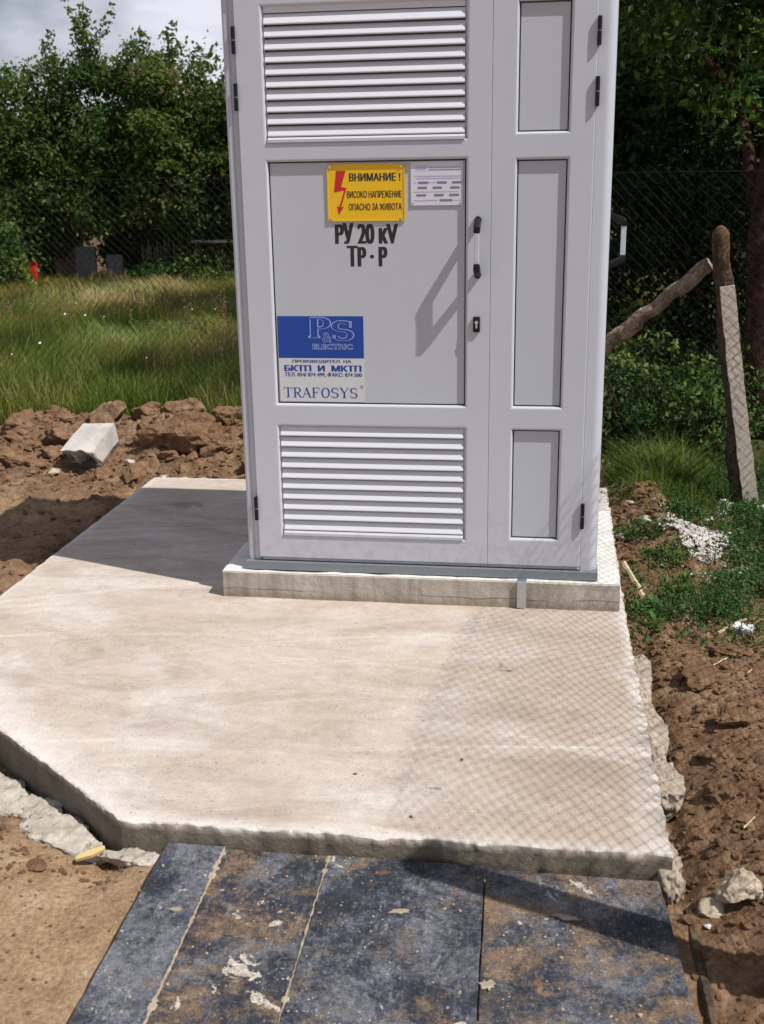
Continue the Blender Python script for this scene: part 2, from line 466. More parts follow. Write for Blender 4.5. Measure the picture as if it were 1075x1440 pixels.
M_GROUND = mat_ground(); M_CLOD = mat_clod(); M_SLAB = mat_slab(); M_PLINTH = mat_plinth(); M_BOARDS = [mat_board(-.03, .045, .0, 12.3, (.052, .060, .082)), mat_board(.038, .0, .015, 25.0, (.05, .052, .056)), mat_board(.0, .0, .0, 38.0, (.048, .055, .074)), mat_board(.035, .02, .01, 57.3, (.052, .056, .068))]; M_WHITE = mat_white()
def mat_panel():
    t = NT('panel_sheet')
    c = t.mix(t.noise(260, 3, .6), (0.475, 0.505, 0.555), (0.495, 0.525, 0.575))
    st = t.ramp(t.noise(9, 6, 0.7, stretch=(2.2, 1, .12)), [(0.45, 1.0), (0.75, 0.975)])
    c = t.mix(1.0, c, st, 'MULTIPLY')
    c = t.mix(t.ramp(t.noise(3.5, 7, .75), [(0.5, 0.0), (0.8, 0.12)]), c, (0.42, 0.41, 0.39))
    return t.fin(c, t.ramp(t.noise(6, 5, .7), [(0.3, 0.42), (0.7, 0.6)]), t.bump(t.noise(1.6, 2, .5), 0.12, 0.02), spec=0.4)
M_PANEL = mat_panel()
M_SLAT = plain('slat_coated', (0.68, 0.70, 0.755), 0.33, var=0.02, scale=9)
M_GASKET = plain('black_gasket', (0.015, 0.015, 0.017), 0.6)
M_BLACK = plain('black_plastic', (0.008, 0.008, 0.010), 0.45, spec=0.3)
M_ALU = plain('aluminium', (0.62, 0.62, 0.63), 0.35, 0.6, 0.05)
M_GALV = plain('galvanised_channel', (0.22, 0.25, 0.275), 0.5, 0.35, 0.12, 40)
M_STRAP = plain('galvanised_strap', (0.55, 0.58, 0.62), 0.32, 0.85, 0.12, 60)
M_YEL = plain('yellow_enamel', (0.82, 0.50, 0.010), 0.4, var=0.04, scale=20)
M_RED = plain('red_print', (0.55, 0.015, 0.02), 0.45, var=0.04)
M_INK = plain('black_print', (0.016, 0.016, 0.020), 0.5)
M_BLUE = plain('blue_print', (0.005, 0.055, 0.33), 0.42, var=0.05)
M_LBLUE = plain('light_outline_print', (0.33, 0.42, 0.75), 0.5, var=0.03)
M_STICK = plain('sticker_film', (0.60, 0.615, 0.64), 0.4, var=0.02)
M_PLATE = plain('plate_print', (0.68, 0.67, 0.78), 0.4, var=0.03)
M_GREYINK = plain('grey_print', (0.20, 0.19, 0.25), 0.5)
M_PALEINK = plain('pale_violet_print', (0.42, 0.40, 0.62), 0.5)
M_RUBBLE = mat_conc('rubble_concrete', (0.33, 0.29, 0.23), (0.70, 0.64, 0.55), 1.0, 4.0)
M_SPILL = mat_conc('spilled_concrete', (0.33, 0.265, 0.20), (0.56, 0.475, 0.38), 0.9, 4.0)
M_BLOCK = mat_conc('block_concrete', (0.48, 0.44, 0.41), (0.68, 0.65, 0.62), 0.5, 1.5)
M_BROKEN_SHADE = mat_conc('block_broken_shaded_face', (0.11, 0.10, 0.09), (0.22, 0.20, 0.18), 1.0, 2.5)  # broken face, coloured darker to paint in the shade under the block
M_ROCK = mat_conc('pale_rock', (0.34, 0.25, 0.155), (0.68, 0.59, 0.46), 0.9, 3.5)
M_GRAVEL = mat_conc('white_gravel', (0.52, 0.48, 0.45), (0.80, 0.76, 0.73), 0.5, 1.5)
M_WOODP = plain('pale_split_wood', (0.56, 0.47, 0.30), 0.8, var=0.25, scale=14)
M_WOODY = plain('fresh_wood_chip', (0.60, 0.45, 0.20), 0.8, var=0.2, scale=20)
M_WHITEP = plain('white_plastic', (0.72, 0.73, 0.74), 0.4, var=0.05)
M_WIRE = plain('rusty_grey_wire', (0.024, 0.020, 0.017), 0.85, 0.0, 0.3, 20, spec=0.2)
M_MORTAR = mat_conc('dried_mortar', (0.34, 0.27, 0.20), (0.58, 0.49, 0.38), 0.9, 3.0)

def mat_bark(name, a, b, s=20):
    t = NT(name)
    f = t.noise(s, 6, 0.7, stretch=(1, 1, 0.18))
    c = t.ramp(f, [(0.3, a), (0.7, b)])
    c = t.mix(t.ramp(t.noise(5, 4), [(0.5, 0.0), (0.7, 0.6)]), c, [k * 1.2 for k in b])
    c = t.mix(t.ramp(t.noise(26, 5, .7), [(0.50, 0.0), (0.56, 0.75)]), c, [k * 0.9 for k in a])
    return t.fin(c, 0.9, t.bump(t.math('ADD', f, t.noise(60, 4)), 0.8, 0.02), spec=0.15)
M_BARK = mat_bark('dark_bark', (0.025, 0.018, 0.013), (0.075, 0.05, 0.035))
M_TRUNKR = mat_bark('red_brown_bark', (0.03, 0.016, 0.012), (0.10, 0.05, 0.035))
M_POST = mat_bark('weathered_post', (0.05, 0.04, 0.03), (0.16, 0.115, 0.07))
M_BRACE = mat_bark('peeling_log', (0.17, 0.115, 0.08), (0.56, 0.46, 0.36), 16)
M_LATH = plain('pale_sawn_board', (0.66, 0.58, 0.48), 0.9, var=0.18, scale=12, bump=0.3)
M_LICH = plain('orange_lichen', (0.12, 0.066, 0.028), 0.9, var=0.3)
M_RUST = plain('rusty_iron', (0.14, 0.04, 0.025), 0.8, var=0.4)
M_REDP = plain('red_plastic', (0.65, 0.012, 0.012), 0.4)
M_TILE = plain('orange_clay_tile', (0.48, 0.17, 0.07), 0.8, var=0.35, scale=12)
M_SHEDW = plain('shed_wall', (0.20, 0.13, 0.09), 0.9, var=0.3)
M_CPAN = mat_conc('grey_panel', (0.14, 0.14, 0.15), (0.24, 0.24, 0.25), 0.4)
M_PICKET = plain('grey_picket', (0.20, 0.17, 0.13), 0.9, var=0.3)

LEAF_PLUM = leaf_mat('plum_leaf', [(0.0, (0.032, 0.068, 0.020)), (0.45, (0.078, 0.135, 0.032)), (0.8, (0.145, 0.205, 0.050)), (0.93, (0.14, 0.13, 0.040)), (1.0, (0.19, 0.11, 0.06))], 0.42)
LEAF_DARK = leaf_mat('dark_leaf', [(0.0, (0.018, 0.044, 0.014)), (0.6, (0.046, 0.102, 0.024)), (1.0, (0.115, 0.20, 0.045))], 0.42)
LEAF_DEEP = leaf_mat('deep_shade_leaf', [(0.0, (0.010, 0.025, 0.008)), (0.7, (0.024, 0.055, 0.014)), (1.0, (0.035, 0.075, 0.018))], 0.15)  # near-black leaf colour paints in the shade inside the thicket
LEAF_SHRUB = leaf_mat('shrub_leaf', [(0.0, (0.018, 0.048, 0.014)), (0.5, (0.045, 0.105, 0.024)), (0.85, (0.10, 0.17, 0.035)), (1.0, (0.18, 0.22, 0.05))], 0.35)
LEAF_WEED = leaf_mat('weed_leaf', [(0.0, (0.02, 0.065, 0.018)), (0.6, (0.045, 0.12, 0.026)), (1.0, (0.10, 0.18, 0.04))], 0.3)
GRASS_M = leaf_mat('grass_blade', [(0.0, (0.055, 0.115, 0.018)), (0.42, (0.125, 0.19, 0.028)), (0.62, (0.21, 0.24, 0.05)), (0.82, (0.34, 0.30, 0.11)), (1.0, (0.42, 0.32, 0.18))], 0.42)
M_PLUME = leaf_mat('seed_head', [(0.0, (0.20, 0.13, 0.08)), (1.0, (0.36, 0.24, 0.17))], 0.3)
M_PETAL = plain('white_petal', (0.75, 0.75, 0.72), 0.7)

# ------------------------------------------------------------------ ground
SL = dict(xl=-1.585, xr=0.715, yf=-1.535, yb=1.615, cx=-0.567)        # slab outline, front left corner cut
CUT = [(-0.567, -1.535), (-1.084, -1.121), (-1.585, -0.715)]

def slab_dist(x, y):
    """approx signed distance outside the slab outline (positive outside)"""
    d = np.maximum.reduce([SL['xl'] - x, x - SL['xr'], SL['yf'] - y, y - SL['yb']])
    nx, ny = -0.627, -0.779                                              # outward normal of the cut
    dc = (x + 0.567) * nx + (y + 1.535) * ny
    return np.maximum(d, dc)

def ground_h(x, y, fine=True):
    x = np.asarray(x, float); y = np.asarray(y, float)
    z = np.full(x.shape, -0.10)
    # trodden flat area in front, under and beside the boards
    flat = sstep(-1.25, -1.65, y) * sstep(0.95, 0.70, x)
    z = z + flat * 0.020
    # left of slab a little higher
    z = z + 0.03 * sstep(-1.5, -1.8, x) * sstep(-1.2, -0.4, y)
    # right: mound of dug soil against the slab
    z = z + 0.045 * np.exp(-((x - 1.02) / 0.16) ** 2) * sstep(0.0, -0.5, y)
    # berm behind
    ridge = 2.62 + 0.12 * np.sin(x * 1.7) + 0.10 * vnoise(x * 1.3, x * 0 + 3.0, seed=4)
    hgt = 0.115 + 0.05 * vnoise(x * 1.9, x * 0, seed=9) - 0.10 * sstep(-2.1, -3.0, x)
    berm = np.exp(-np.abs((y - ridge) / np.where(y < ridge, 0.46, 0.30)) ** 2.2) * sstep(0.5, -0.6, x) * hgt
    z = z + berm * 1.25
    # red mound behind right corner
    z = z + 0.14 * np.exp(-(((x - 0.88) / 0.16) ** 2 + ((y - 1.45) / 0.50) ** 2))
    z = z + 0.05 * np.exp(-(((x - 0.95) / 0.12) ** 2 + ((y - 0.95) / 0.12) ** 2))
    z = z - 0.085 * np.exp(-(((x + 2.15) / .15) ** 2 + ((y - 1.90) / .13) ** 2))
    d = slab_dist(x, y)
    inside = sstep(0.0, -0.06, d)
    z = z - 0.10 * inside
    z = z - 0.045 * np.exp(-(np.maximum(d, 0) / 0.13) ** 2) * sstep(-.5, -.62, x) * sstep(-.5, -.9, y)
    trench = np.exp(-((d - 0.045) / 0.04) ** 2) * (0.04 * sstep(0.3, 0.7, x) * sstep(0.2, -0.3, y))
    z = z - trench
    if fine:
        field = np.clip(sstep(3.0, 3.4, y) + sstep(1.5, 1.9, x), 0, 1)
        smooth = np.clip(flat * sstep(0.80, 0.70, x), 0, 1)
        rough = (1 - 0.75 * field) * (1 - 0.86 * smooth)
        w1, w2, cid = worley(x * 9, y * 9, 3)
        lump = np.clip(0.75 - w1, 0, 1) * (0.3 + cid)
        w3, w4, cid2 = worley(x * 24 + 5, y * 24, 13)
        lump2 = np.clip(0.7 - w3, 0, 1) * (0.2 + cid2)
        bz = np.clip(berm * 6, 0, 1)
        z = z + rough * (0.020 * fbm(x * 3, y * 3, seed=2) + (0.028 + 0.075 * bz) * lump + 0.014 * lump2 + 0.006 * fbm(x * 30, y * 30, oct=3, seed=5))
        z = z + 0.010 * smooth * fbm(x * 2.5, y * 2.5, seed=8) + 0.004 * smooth * fbm(x * 22, y * 22, seed=8)
        z = np.where(d < -0.02, np.minimum(z, -0.13), z)
    return z

def axis(fine_a, fine_b, step, lo, hi, g=1.13):
    mid = list(np.arange(fine_a, fine_b, step))
    up, p, s = [], fine_b, step
    while p < hi: up.append(p); s *= g; p += s
    dn, p, s = [], fine_a, step
    while p > lo: s *= g; p -= s; dn.append(p)
    return np.array(dn[::-1] + mid + up + [hi])

gx = axis(-3.2, 1.75, 0.0125, -420, 420); gy = axis(-2.7, 3.3, 0.0135, -300, 700)
X, Y = np.meshgrid(gx, gy)
Z = ground_h(X, Y)
under = (slab_dist(X, Y) < -0.1)
green = np.clip(sstep(2.95, 3.25, Y + 0.1 * vnoise(X * 3, Y * 3)) + sstep(1.5, 1.95, Y + 0.25 * vnoise(X * 4, Y * 4, seed=6)) * sstep(1.0, 1.15, X + .1 * vnoise(X * 5, Y * 5)), 0, 1)
tan = np.clip(sstep(-1.30, -1.60, Y + 0.08 * fbm(X * 4, Y * 4)) * sstep(0.8, 0.6, X) + 0.5 * sstep(-1.5, -1.9, X) * sstep(2.1, 1.2, Y) * np.clip(0.6 + fbm(X * 2, Y * 2, seed=22), 0, 1)
              + 0.55 * np.clip(fbm(X * 2.5, Y * 2.5, seed=33), 0, 1) * sstep(3.1, 2.9, Y), 0, 1)
nx_, ny_ = len(gx), len(gy)
idx = np.arange(nx_ * ny_).reshape(ny_, nx_)
F = np.stack([idx[:-1, :-1].ravel(), idx[:-1, 1:].ravel(), idx[1:, 1:].ravel(), idx[1:, :-1].ravel()], 1)
gme = mesh_np('ground', np.stack([X.ravel(), Y.ravel(), Z.ravel()], 1), F, M_GROUND, True,
              {'green': green.ravel(), 'tan': tan.ravel()})
tag(link('ground', gme), 'brown dug earth with a rough bank, running on into the field', kind='structure')

def gz(x, y): return float(ground_h(np.array([x]), np.array([y]))[0])

# ------------------------------------------------------------------ rocks and clods
_ico = {}
def ico(sub):
    if sub not in _ico:
        bm = bmesh.new(); bmesh.ops.create_icosphere(bm, subdivisions=sub, radius=1)
        v = np.array([q.co[:] for q in bm.verts]); f = np.array([[q.index for q in fc.verts] for fc in bm.faces]); bm.free()
        _ico[sub] = (v, f)
    return _ico[sub]

def rock_v(sub, seed, planes=9, amp=0.18, squash=(1, 1, 0.7)):
    v, f = ico(sub); v = v.copy(); r = np.random.default_rng(seed)
    for _ in range(planes):
        n = r.normal(size=3); n /= np.linalg.norm(n); d = r.uniform(0.55, 0.88)
        t = v @ n; m = t > d; v[m] -= np.outer((t[m] - d), n)
    k = fbm(v[:, 0] * 1.6 + seed, v[:, 1] * 1.6, v[:, 2] * 1.6, 4, seed)
    v *= (1 + amp * k)[:, None]
    return v * np.array(squash), f

def rock(name, seed, loc, size, mat, rot=(0, 0, 0), parent=None, sub=4, planes=9, amp=0.16, smooth=False):
    v, f = rock_v(sub, seed, planes, amp, (1, 1, 1))
    v = v * np.array(size) * 0.5
    R_ = np.array(Euler(rot).to_matrix()); v = v @ R_.T
    me = mesh_np(name, v, f, mat, smooth)
    return link(name, me, parent, loc)

def scatter_rocks(name, pts, sizes, mat, seed, sub=1, planes=6, sink=0.25, amp=0.15, flat=0.7, smooth=False):
    r = np.random.default_rng(seed)
    var = [rock_v(sub, seed * 31 + i, planes, amp) for i in range(14)]
    Vs, Fs, b = [], [], 0
    for (x, y, z), s in zip(pts, sizes):
        v, f = var[r.integers(len(var))]
        E_ = np.array(Euler((r.uniform(-.5, .5), r.uniform(-.5, .5), r.uniform(0, 6.28))).to_matrix())
        q = (v * np.array([r.uniform(.8, 1.25), r.uniform(.8, 1.2), r.uniform(flat, 1.1)])) @ E_.T * s * 0.5
        Vs.append(q + np.array([x, y, z + s * (0.5 - sink) * 0.6])); Fs.append(f + b); b += len(v)
    return mesh_np(name, np.concatenate(Vs), np.concatenate(Fs), mat, smooth)

# small crumbs of soil, uncountable
def scatter_zone(n, zone, seed, smin, smax, p=2.5):
    r = np.random.default_rng(seed); x0, x1, y0, y1 = zone
    x = r.uniform(x0, x1, n); y = r.uniform(y0, y1, n)
    s = smin + (smax - smin) * r.random(n) ** p
    d = slab_dist(x, y)
    ok = d > 0.012 + s * 0.5
    return x[ok], y[ok], s[ok]
crumbs = []
zones = [(5200, (-3.3, -0.7, 1.55, 3.05), 1, .006, .042), (900, (-3.4, -1.55, -0.6, 1.9), 2, .006, .035), (3400, (0.72, 1.30, -2.6, 0.05), 3, .004, .028),
         (1300, (-1.5, -0.5, -1.68, -0.75), 4, .003, .020), (900, (0.72, 1.1, 0.7, 2.0), 5, .008, .05), (700, (-1.7, -0.45, -2.5, -1.5), 6, .003, .012),
         (500, (-0.8, 1.2, 1.62, 2.6), 7, .01, .05)]
px_, py_, ps_ = [], [], []
for n, zn, sd, a, b in zones:
    x, y, s = scatter_zone(n, zn, sd, a, b); px_.append(x); py_.append(y); ps_.append(s)
px_, py_, ps_ = map(np.concatenate, (px_, py_, ps_))
# keep crumbs off the boards
keep = ~((px_ > -0.53) & (px_ < 0.76) & (py_ < -1.40))
px_, py_, ps_ = px_[keep], py_[keep], ps_[keep]
pz_ = ground_h(px_, py_)
me = scatter_rocks('soil_crumbs', zip(px_, py_, pz_), ps_, M_CLOD, 11, sub=2, planes=5, amp=.24, sink=.36, smooth=False)
tag(link('soil_crumbs', me), 'loose brown crumbs of dug soil round the slab', 'soil', kind='stuff')

# big clods that can be told apart: (x, y, z offset, sx, sy, sz, label)
clods = [
    (-2.24, 2.66, .10, .36, .24, .16, 'large light brown clod topping the bank behind the concrete block'),
    (-2.02, 2.74, .14, .17, .15, .11, 'pale lump perched highest on the bank behind the concrete block'),
    (-1.62, 2.22, .10, .40, .34, .26, 'biggest rounded clod on the bank face right of the concrete block'),
    (-1.78, 2.66, .10, .26, .22, .16, 'dark clod between the biggest round clod and the block'),
    (-1.47, 2.62, .16, .19, .18, .17, 'squarish tan clod standing up on the bank nearest the cabinet'),
    (-2.78, 2.62, .08, .24, .20, .13, 'tan clod on the bank crest at far left'),
    (-2.62, 2.05, .03, .30, .24, .14, 'dark crusty clod low on the bank left of the block'),
    (-1.40, 2.16, .06, .24, .22, .16, 'reddish clod low on the bank beside the cabinet'),
    (-1.22, 2.50, .10, .26, .22, .16, 'brown clod on the bank partly behind the cabinet edge'),
    (-1.78, 1.86, .03, .26, .14, .07, 'flat slab of dry earth just right of the concrete block'),
    (-2.95, 2.25, .05, .22, .20, .12, 'yellowish clod at the left edge of the photo'),
    (-1.50, 1.80, .03, .20, .12, .06, 'flat flaky clod near the far slab edge'),
    (0.92, -0.44, .03, .15, .11, .06, 'broad flat clod beside the slab below the weeds'),
    (0.92, -0.95, .03, .10, .09, .06, 'round grey clod beside the slab near its spilled concrete'),
    (0.98, -0.72, .02, .12, .09, .05, 'flat clod midway down the dug strip on the right'),
    (0.90, -1.14, .03, .09, .09, .07, 'smooth lump of clay against the last lobe of spilled concrete'),
    (1.06, -0.16, .02, .16, .06, .04, 'long thin clod lying below the stick on the right'),
    (0.95, -1.78, .03, .07, .06, .05, 'small reddish clod below the pale rock'),
    (1.00, -1.82, .03, .08, .06, .05, 'small round clod at the lower right beside the reddish one'),
    (0.76, -0.28, .03, .08, .07, .05, 'orange brown clod touching the slab edge under the weeds'),
    (-2.42, 2.36, .09, .20, .18, .13, 'dark clod behind the left side of the concrete block'),
    (-2.95, 1.70, .02, .20, .14, .08, 'low clod at the left edge in front of the bank'),
]
for i, (x, y, dz, sx, sy, sz, lab) in enumerate(clods):
    z = float(ground_h(np.array([x]), np.array([y]), False)[0])
    o = rock('soil_clod', 100 + i, (x, y, z + dz * 0.50 + 0.004), (sx, sy, sz), M_CLOD, (random.uniform(-.3, .3), random.uniform(-.3, .3), random.uniform(0, 3)), amp=0.30, planes=6, sub=4)
    tag(o, lab, 'soil clod', 'clods of dug soil')
# medium clods as repeats without a look of their own
r = np.random.default_rng(55)
for i in range(70):
    x = r.uniform(-3.1, -1.0); y = r.uniform(1.75, 2.95); s = r.uniform(.05, .13)
    if slab_dist(np.array([x]), np.array([y]))[0] < 0.08 or (abs(x + 2.17) < .2 and 1.8 < y < 2.45): continue
    o = rock('soil_clod', 300 + i, (x, y, gz(x, y) + s * .15), (s * r.uniform(.9, 1.5), s * r.uniform(.8, 1.2), s * r.uniform(.5, .8)), M_CLOD, (r.uniform(-.5, .5), r.uniform(-.5, .5), r.uniform(0, 3)), amp=0.32, planes=6, sub=3)
    tag(o, 'small brown clod among many on the earth bank behind the slab', 'soil clod', 'small clods on the earth bank')

# pale rock of two lobes, lower right
o = rock('pale_rock', 21, (0.872, -1.60, gz(.872, -1.60) + .032), (.095, .085, .085), M_ROCK, (.2, .1, .5), sub=5, planes=9, amp=0.22)
tag(o, 'largest pale limestone rock on the dug soil by the lower right slab corner', 'rock')
o = rock('pale_rock', 22, (0.815, -1.625, gz(.815, -1.625) + .016), (.062, .048, .045), M_ROCK, (0, .1, .5), sub=4, planes=8, amp=0.2)
tag(o, 'smaller pale rock leaning against the big limestone rock', 'rock')
o = rock('white_pebble', 23, (0.800, -1.680, gz(.80, -1.68) + .006), (.018, .014, .012), M_WHITEP, sub=2)
tag(o, 'tiny white pebble left of the two pale rocks', 'pebble')
for i, (x, y, s, lab) in enumerate([(-1.87, 2.02, .065, 'white pebble just right of the concrete block'), (-2.28, 1.93, .06, 'tan pebble at the left foot of the concrete block'),
                                    (-1.60, 1.80, .045, 'first white plaster crumb beyond the far slab edge'), (-1.47, 1.74, .07, 'largest white plaster crumb beyond the far slab edge'), (-1.37, 1.76, .05, 'white plaster crumb nearest the cabinet beyond the slab'),
                                    (0.80, 1.28, .05, 'white pebble on the red mound behind the plinth'), (0.86, 1.05, .06, 'pale pebble between the red mound and the gravel'),(0.745, .93, .05,'pale crumb at the right side of the plinth')]):
    o = rock('pale_pebble', 60 + i, (x, y, gz(x, y) + s * .3), (s * 1.2, s, s * .6), M_RUBBLE if i != 1 else M_ROCK, (0, 0, i), sub=3, amp=.2)
    tag(o, lab, 'pebble')
for i, (x, y, s, lab) in enumerate([(-0.74, -1.64, .05, 'flat brown stone on the trodden soil left of the boards'), (-1.03, -1.72, .05, 'pale flat stone at the left edge near the bottom')]):
    tag(rock('flat_stone', 80 + i, (x, y, gz(x, y) + .004), (s * 1.3, s, .02), M_CLOD if i == 0 else M_ROCK, sub=3), lab, 'stone')

# ------------------------------------------------------------------ slab
def outline(step=0.014):
    pts = [(SL['xl'], SL['yb']), (SL['xl'], -0.715), (-1.084, -1.121), (-0.567, -1.535), (SL['xr'] + .022, -1.525), (SL['xr'] - .004, 0.0), (SL['xr'] - .004, SL['yb'])]
    out = []
    for i in range(len(pts)):
        a = np.array(pts[i]); b = np.array(pts[(i + 1) % len(pts)]); n = max(1, int(np.linalg.norm(b - a) / step))
        d = (b - a) / np.linalg.norm(b - a); nr = np.array([d[1], -d[0]])       # outward for this winding?
        for k in range(n): out.append((a + (b - a) * k / n, nr))
    return out
ol = outline()
P = np.array([o_[0] for o_ in ol]); cen = np.array([-.4, 0.1])
N = np.array([o_[1] for o_ in ol]); sgn = np.sign(((P - cen) * N).sum(1)); N = N * sgn[:, None]
# soften normals at corners
N = (N + np.roll(N, 1, 0) + np.roll(N, -1, 0)); N /= np.linalg.norm(N, axis=1)[:, None]
jag = 0.0014 * fbm(P[:, 0] * 9, P[:, 1] * 9, oct=2, seed=3) + 0.0042 * fbm(P[:, 0] * 45, P[:, 1] * 45, oct=3, seed=31)
rough_side = np.where((P[:, 0] > .68) | ((P[:, 1] < -1.5)), 1.0, 0.45)
rings = []
prof = [(-0.22, 0.0, 0.0), (-0.10, 0.0, 0.3), (-0.035, 0.0, 0.75), (-0.012, 0.0, 1.0), (-0.0015, -0.0005, 1.0), (0.0, -0.0035, 0.6), (0.001, -0.022, 0.0), (0.001, -0.038, 0), (0.002, -0.054, 0), (0.001, -0.070, 0), (0.0, -0.086, 0), (0.0, -0.104, 0), (0.0, -0.16, 0)]
Vs = []; edge = []; side = []
for k, (off, z, e) in enumerate(prof):
    j = jag * rough_side * (1.0 if k >= 2 else k * .5)
    nz = 0.0022 * fbm(P[:, 0] * 40, P[:, 1] * 40, np.full(len(P), z * 40), 3, 7) * rough_side * (1 if k >= 4 else 0)
    q = P + N * (off + j + nz)[:, None]
    zz = z + (0.0025 * vnoise(P[:, 0] * 30, P[:, 1] * 30, seed=k) if 3 <= k <= 5 else 0)
    Vs.append(np.column_stack([q, np.full(len(P), z) + zz - z]))
    wide = 0.75 + 0.5 * vnoise(P[:, 0] * 3, P[:, 1] * 3, seed=12)
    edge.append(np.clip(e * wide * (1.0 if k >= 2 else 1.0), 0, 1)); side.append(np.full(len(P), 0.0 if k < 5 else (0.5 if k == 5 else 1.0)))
n = len(P); K = len(prof)
F = []
for k in range(K - 1):
    for i in range(n):
        j = (i + 1) % n; F.append((k*n+i, k*n+j, (k+1)*n+j, (k+1)*n+i))
k0 = 5                                                   # rings from the arris downward form the sides
F = [f for f in F if f[0] // n >= k0 and f[2] // n > k0]
from mathutils.geometry import delaunay_2d_cdt
V = np.concatenate(Vs)
rim = V[k0*n:(k0+1)*n]
gxx, gyy = np.meshgrid(np.arange(SL['xl'] + .02, SL['xr'], .035), np.arange(SL['yf'] + .02, SL['yb'], .035))
gxx, gyy = gxx.ravel(), gyy.ravel(); ins = slab_dist(gxx, gyy) < -0.016; gxx, gyy = gxx[ins], gyy[ins]
r = np.random.default_rng(2); ex = []
for off in (-0.006, -0.012):
    q = P + N * (off + jag * rough_side)[:, None]; ex.append(q[slab_dist(q[:, 0], q[:, 1]) < off * .6])
gp = np.concatenate([rim[:, :2], *ex, np.column_stack([gxx, gyy])])
vout, _, fout, vorig, _, _ = delaunay_2d_cdt([Vector(p) for p in gp.tolist()], [], [list(range(n))], 1, 1e-6)
top = np.array([(p.x, p.y) for p in vout]); dd = -slab_dist(top[:, 0], top[:, 1])
isr = np.array([any(q < n for q in o_) for o_ in vorig])
tz = np.where(isr, -0.003, np.where(dd < .008, -0.0006, 0.0)) + 0.0022 * fbm(top[:, 0] * 2.2, top[:, 1] * 2.2, oct=3, seed=5) * np.clip(dd * 8, 0, 1)
for i_, o_ in enumerate(vorig):
    for q in o_:
        if q < n: tz[i_] = rim[q, 2]
wide = 0.5 + 0.5 * vnoise(top[:, 0] * 3, top[:, 1] * 3, seed=12)
te = np.clip(1 - dd / (0.012 + .05 * wide + .20 * np.clip(-(top[:, 0] + .4), 0, 1) * sstep(-.4, -.9, top[:, 1])), 0, 1)
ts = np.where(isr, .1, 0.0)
mapr = {}
Fs_ = []
off_ = (K - k0) * n
for f in fout: Fs_.append(tuple(i + off_ for i in f))
Vall = np.concatenate([V[k0*n:], np.column_stack([top, tz])])
F = [tuple(i - k0 * n for i in f) for f in F] + Fs_
me = bpy.data.meshes.new('concrete_slab')
me.from_pydata(Vall.tolist(), [], F)
av_e = np.concatenate([np.concatenate(edge)[k0*n:], te]); av_s = np.concatenate([np.concatenate(side)[k0*n:], ts])
for an, av in (('edge', av_e), ('side', av_s)):
    a = me.attributes.new(an, 'FLOAT', 'POINT'); a.data.foreach_set('value', av.astype(np.float32))
bm = bmesh.new(); bm.from_mesh(me); bmesh.ops.remove_doubles(bm, verts=bm.verts, dist=1e-5); bmesh.ops.recalc_face_normals(bm, faces=bm.faces)
bm.to_mesh(me); bm.free()
me.polygons.foreach_set('use_smooth', [True] * len(me.polygons)); me.set_sharp_from_angle(angle=math.radians(50))
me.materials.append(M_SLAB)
slab = tag(link('concrete_slab', me), 'pale beige concrete slab with one corner cut off', kind='structure')

# concrete that ran out under the formwork
def spill(seed, x, y, sx, sy, sz, rz, mat, lab=None, zc=None):
    v, f = rock_v(5, seed, 2, 0.20, (1, 1, 1))
    v = v * np.array([sx, sy, sz]) * 0.5
    v[:, 2] = np.minimum(v[:, 2], sz * .33)
    k = 0.009 * fbm(v[:, 0] * 60, v[:, 1] * 60, v[:, 2] * 60, 3, seed); v += v / (np.linalg.norm(v, axis=1)[:, None] + 1e-6) * k[:, None]
    c, s = math.cos(rz), math.sin(rz); v[:, :2] = v[:, :2] @ np.array([[c, s], [-s, c]])
    o = link('concrete_overspill', mesh_np('concrete_overspill', v, f, mat, True), slab, (x, y, zc if zc is not None else -0.10))
    if lab: o['label'] = lab
    return o
A = math.atan2(-0.414, 0.517)
spill(1, -1.02, -1.275, .34, .13, .05, A, M_RUBBLE, 'crumbly run of spilled concrete at the cut corner', -.112)
spill(2, -1.24, -1.09, .34, .11, .05, A, M_RUBBLE, None, -.112)
spill(3, -0.775, -1.475, .27, .15, .075, A, M_RUBBLE, 'thick lobe of spilled concrete at the front left corner', -.106)
spill(10, -0.86, -1.36, .24, .09, .05, A, M_RUBBLE, None, -.112)
spill(4, -0.655, -1.535, .09, .06, .06, A, M_RUBBLE, None, -.105)
spill(5, -0.53, -1.562, .17, .06, .05, 0.0, M_RUBBLE, None, -.092)
spill(6, 0.725, -0.50, .085, .40, .10, -0.04, M_SPILL, 'first bulge of spilled concrete along the right edge', -.052)
spill(7, 0.735, -0.86, .10, .42, .10, 0.04, M_SPILL, None, -.054)
spill(8, 0.752, -1.10, .105, .24, .085, 0.1, M_SPILL, 'widest bulge of spilled concrete near the front right corner', -.056)
spill(9, 0.735, -1.47, .07, .20, .12, 0.0, M_SPILL, 'rough crumbling corner lump', -.078)

for i, (x, y, s_, lab) in enumerate([(-.039, -1.255, .009, 'tiny dark stone on the slab left of the mesh shadow'), (0.13, -1.44, .008, 'tiny dark stone on the slab near its front edge'), (0.229, -1.148, .007, 'tiny dark crumb inside the mesh shadow'), (-1.285, .516, .009, 'tiny pale crumb on the shaded part of the slab')]):
    tag(rock('slab_pebble', 900 + i, (x, y, .004), (s_ * 1.3, s_, s_ * .8), M_CLOD if i < 3 else M_ROCK, sub=2), lab, 'pebble')

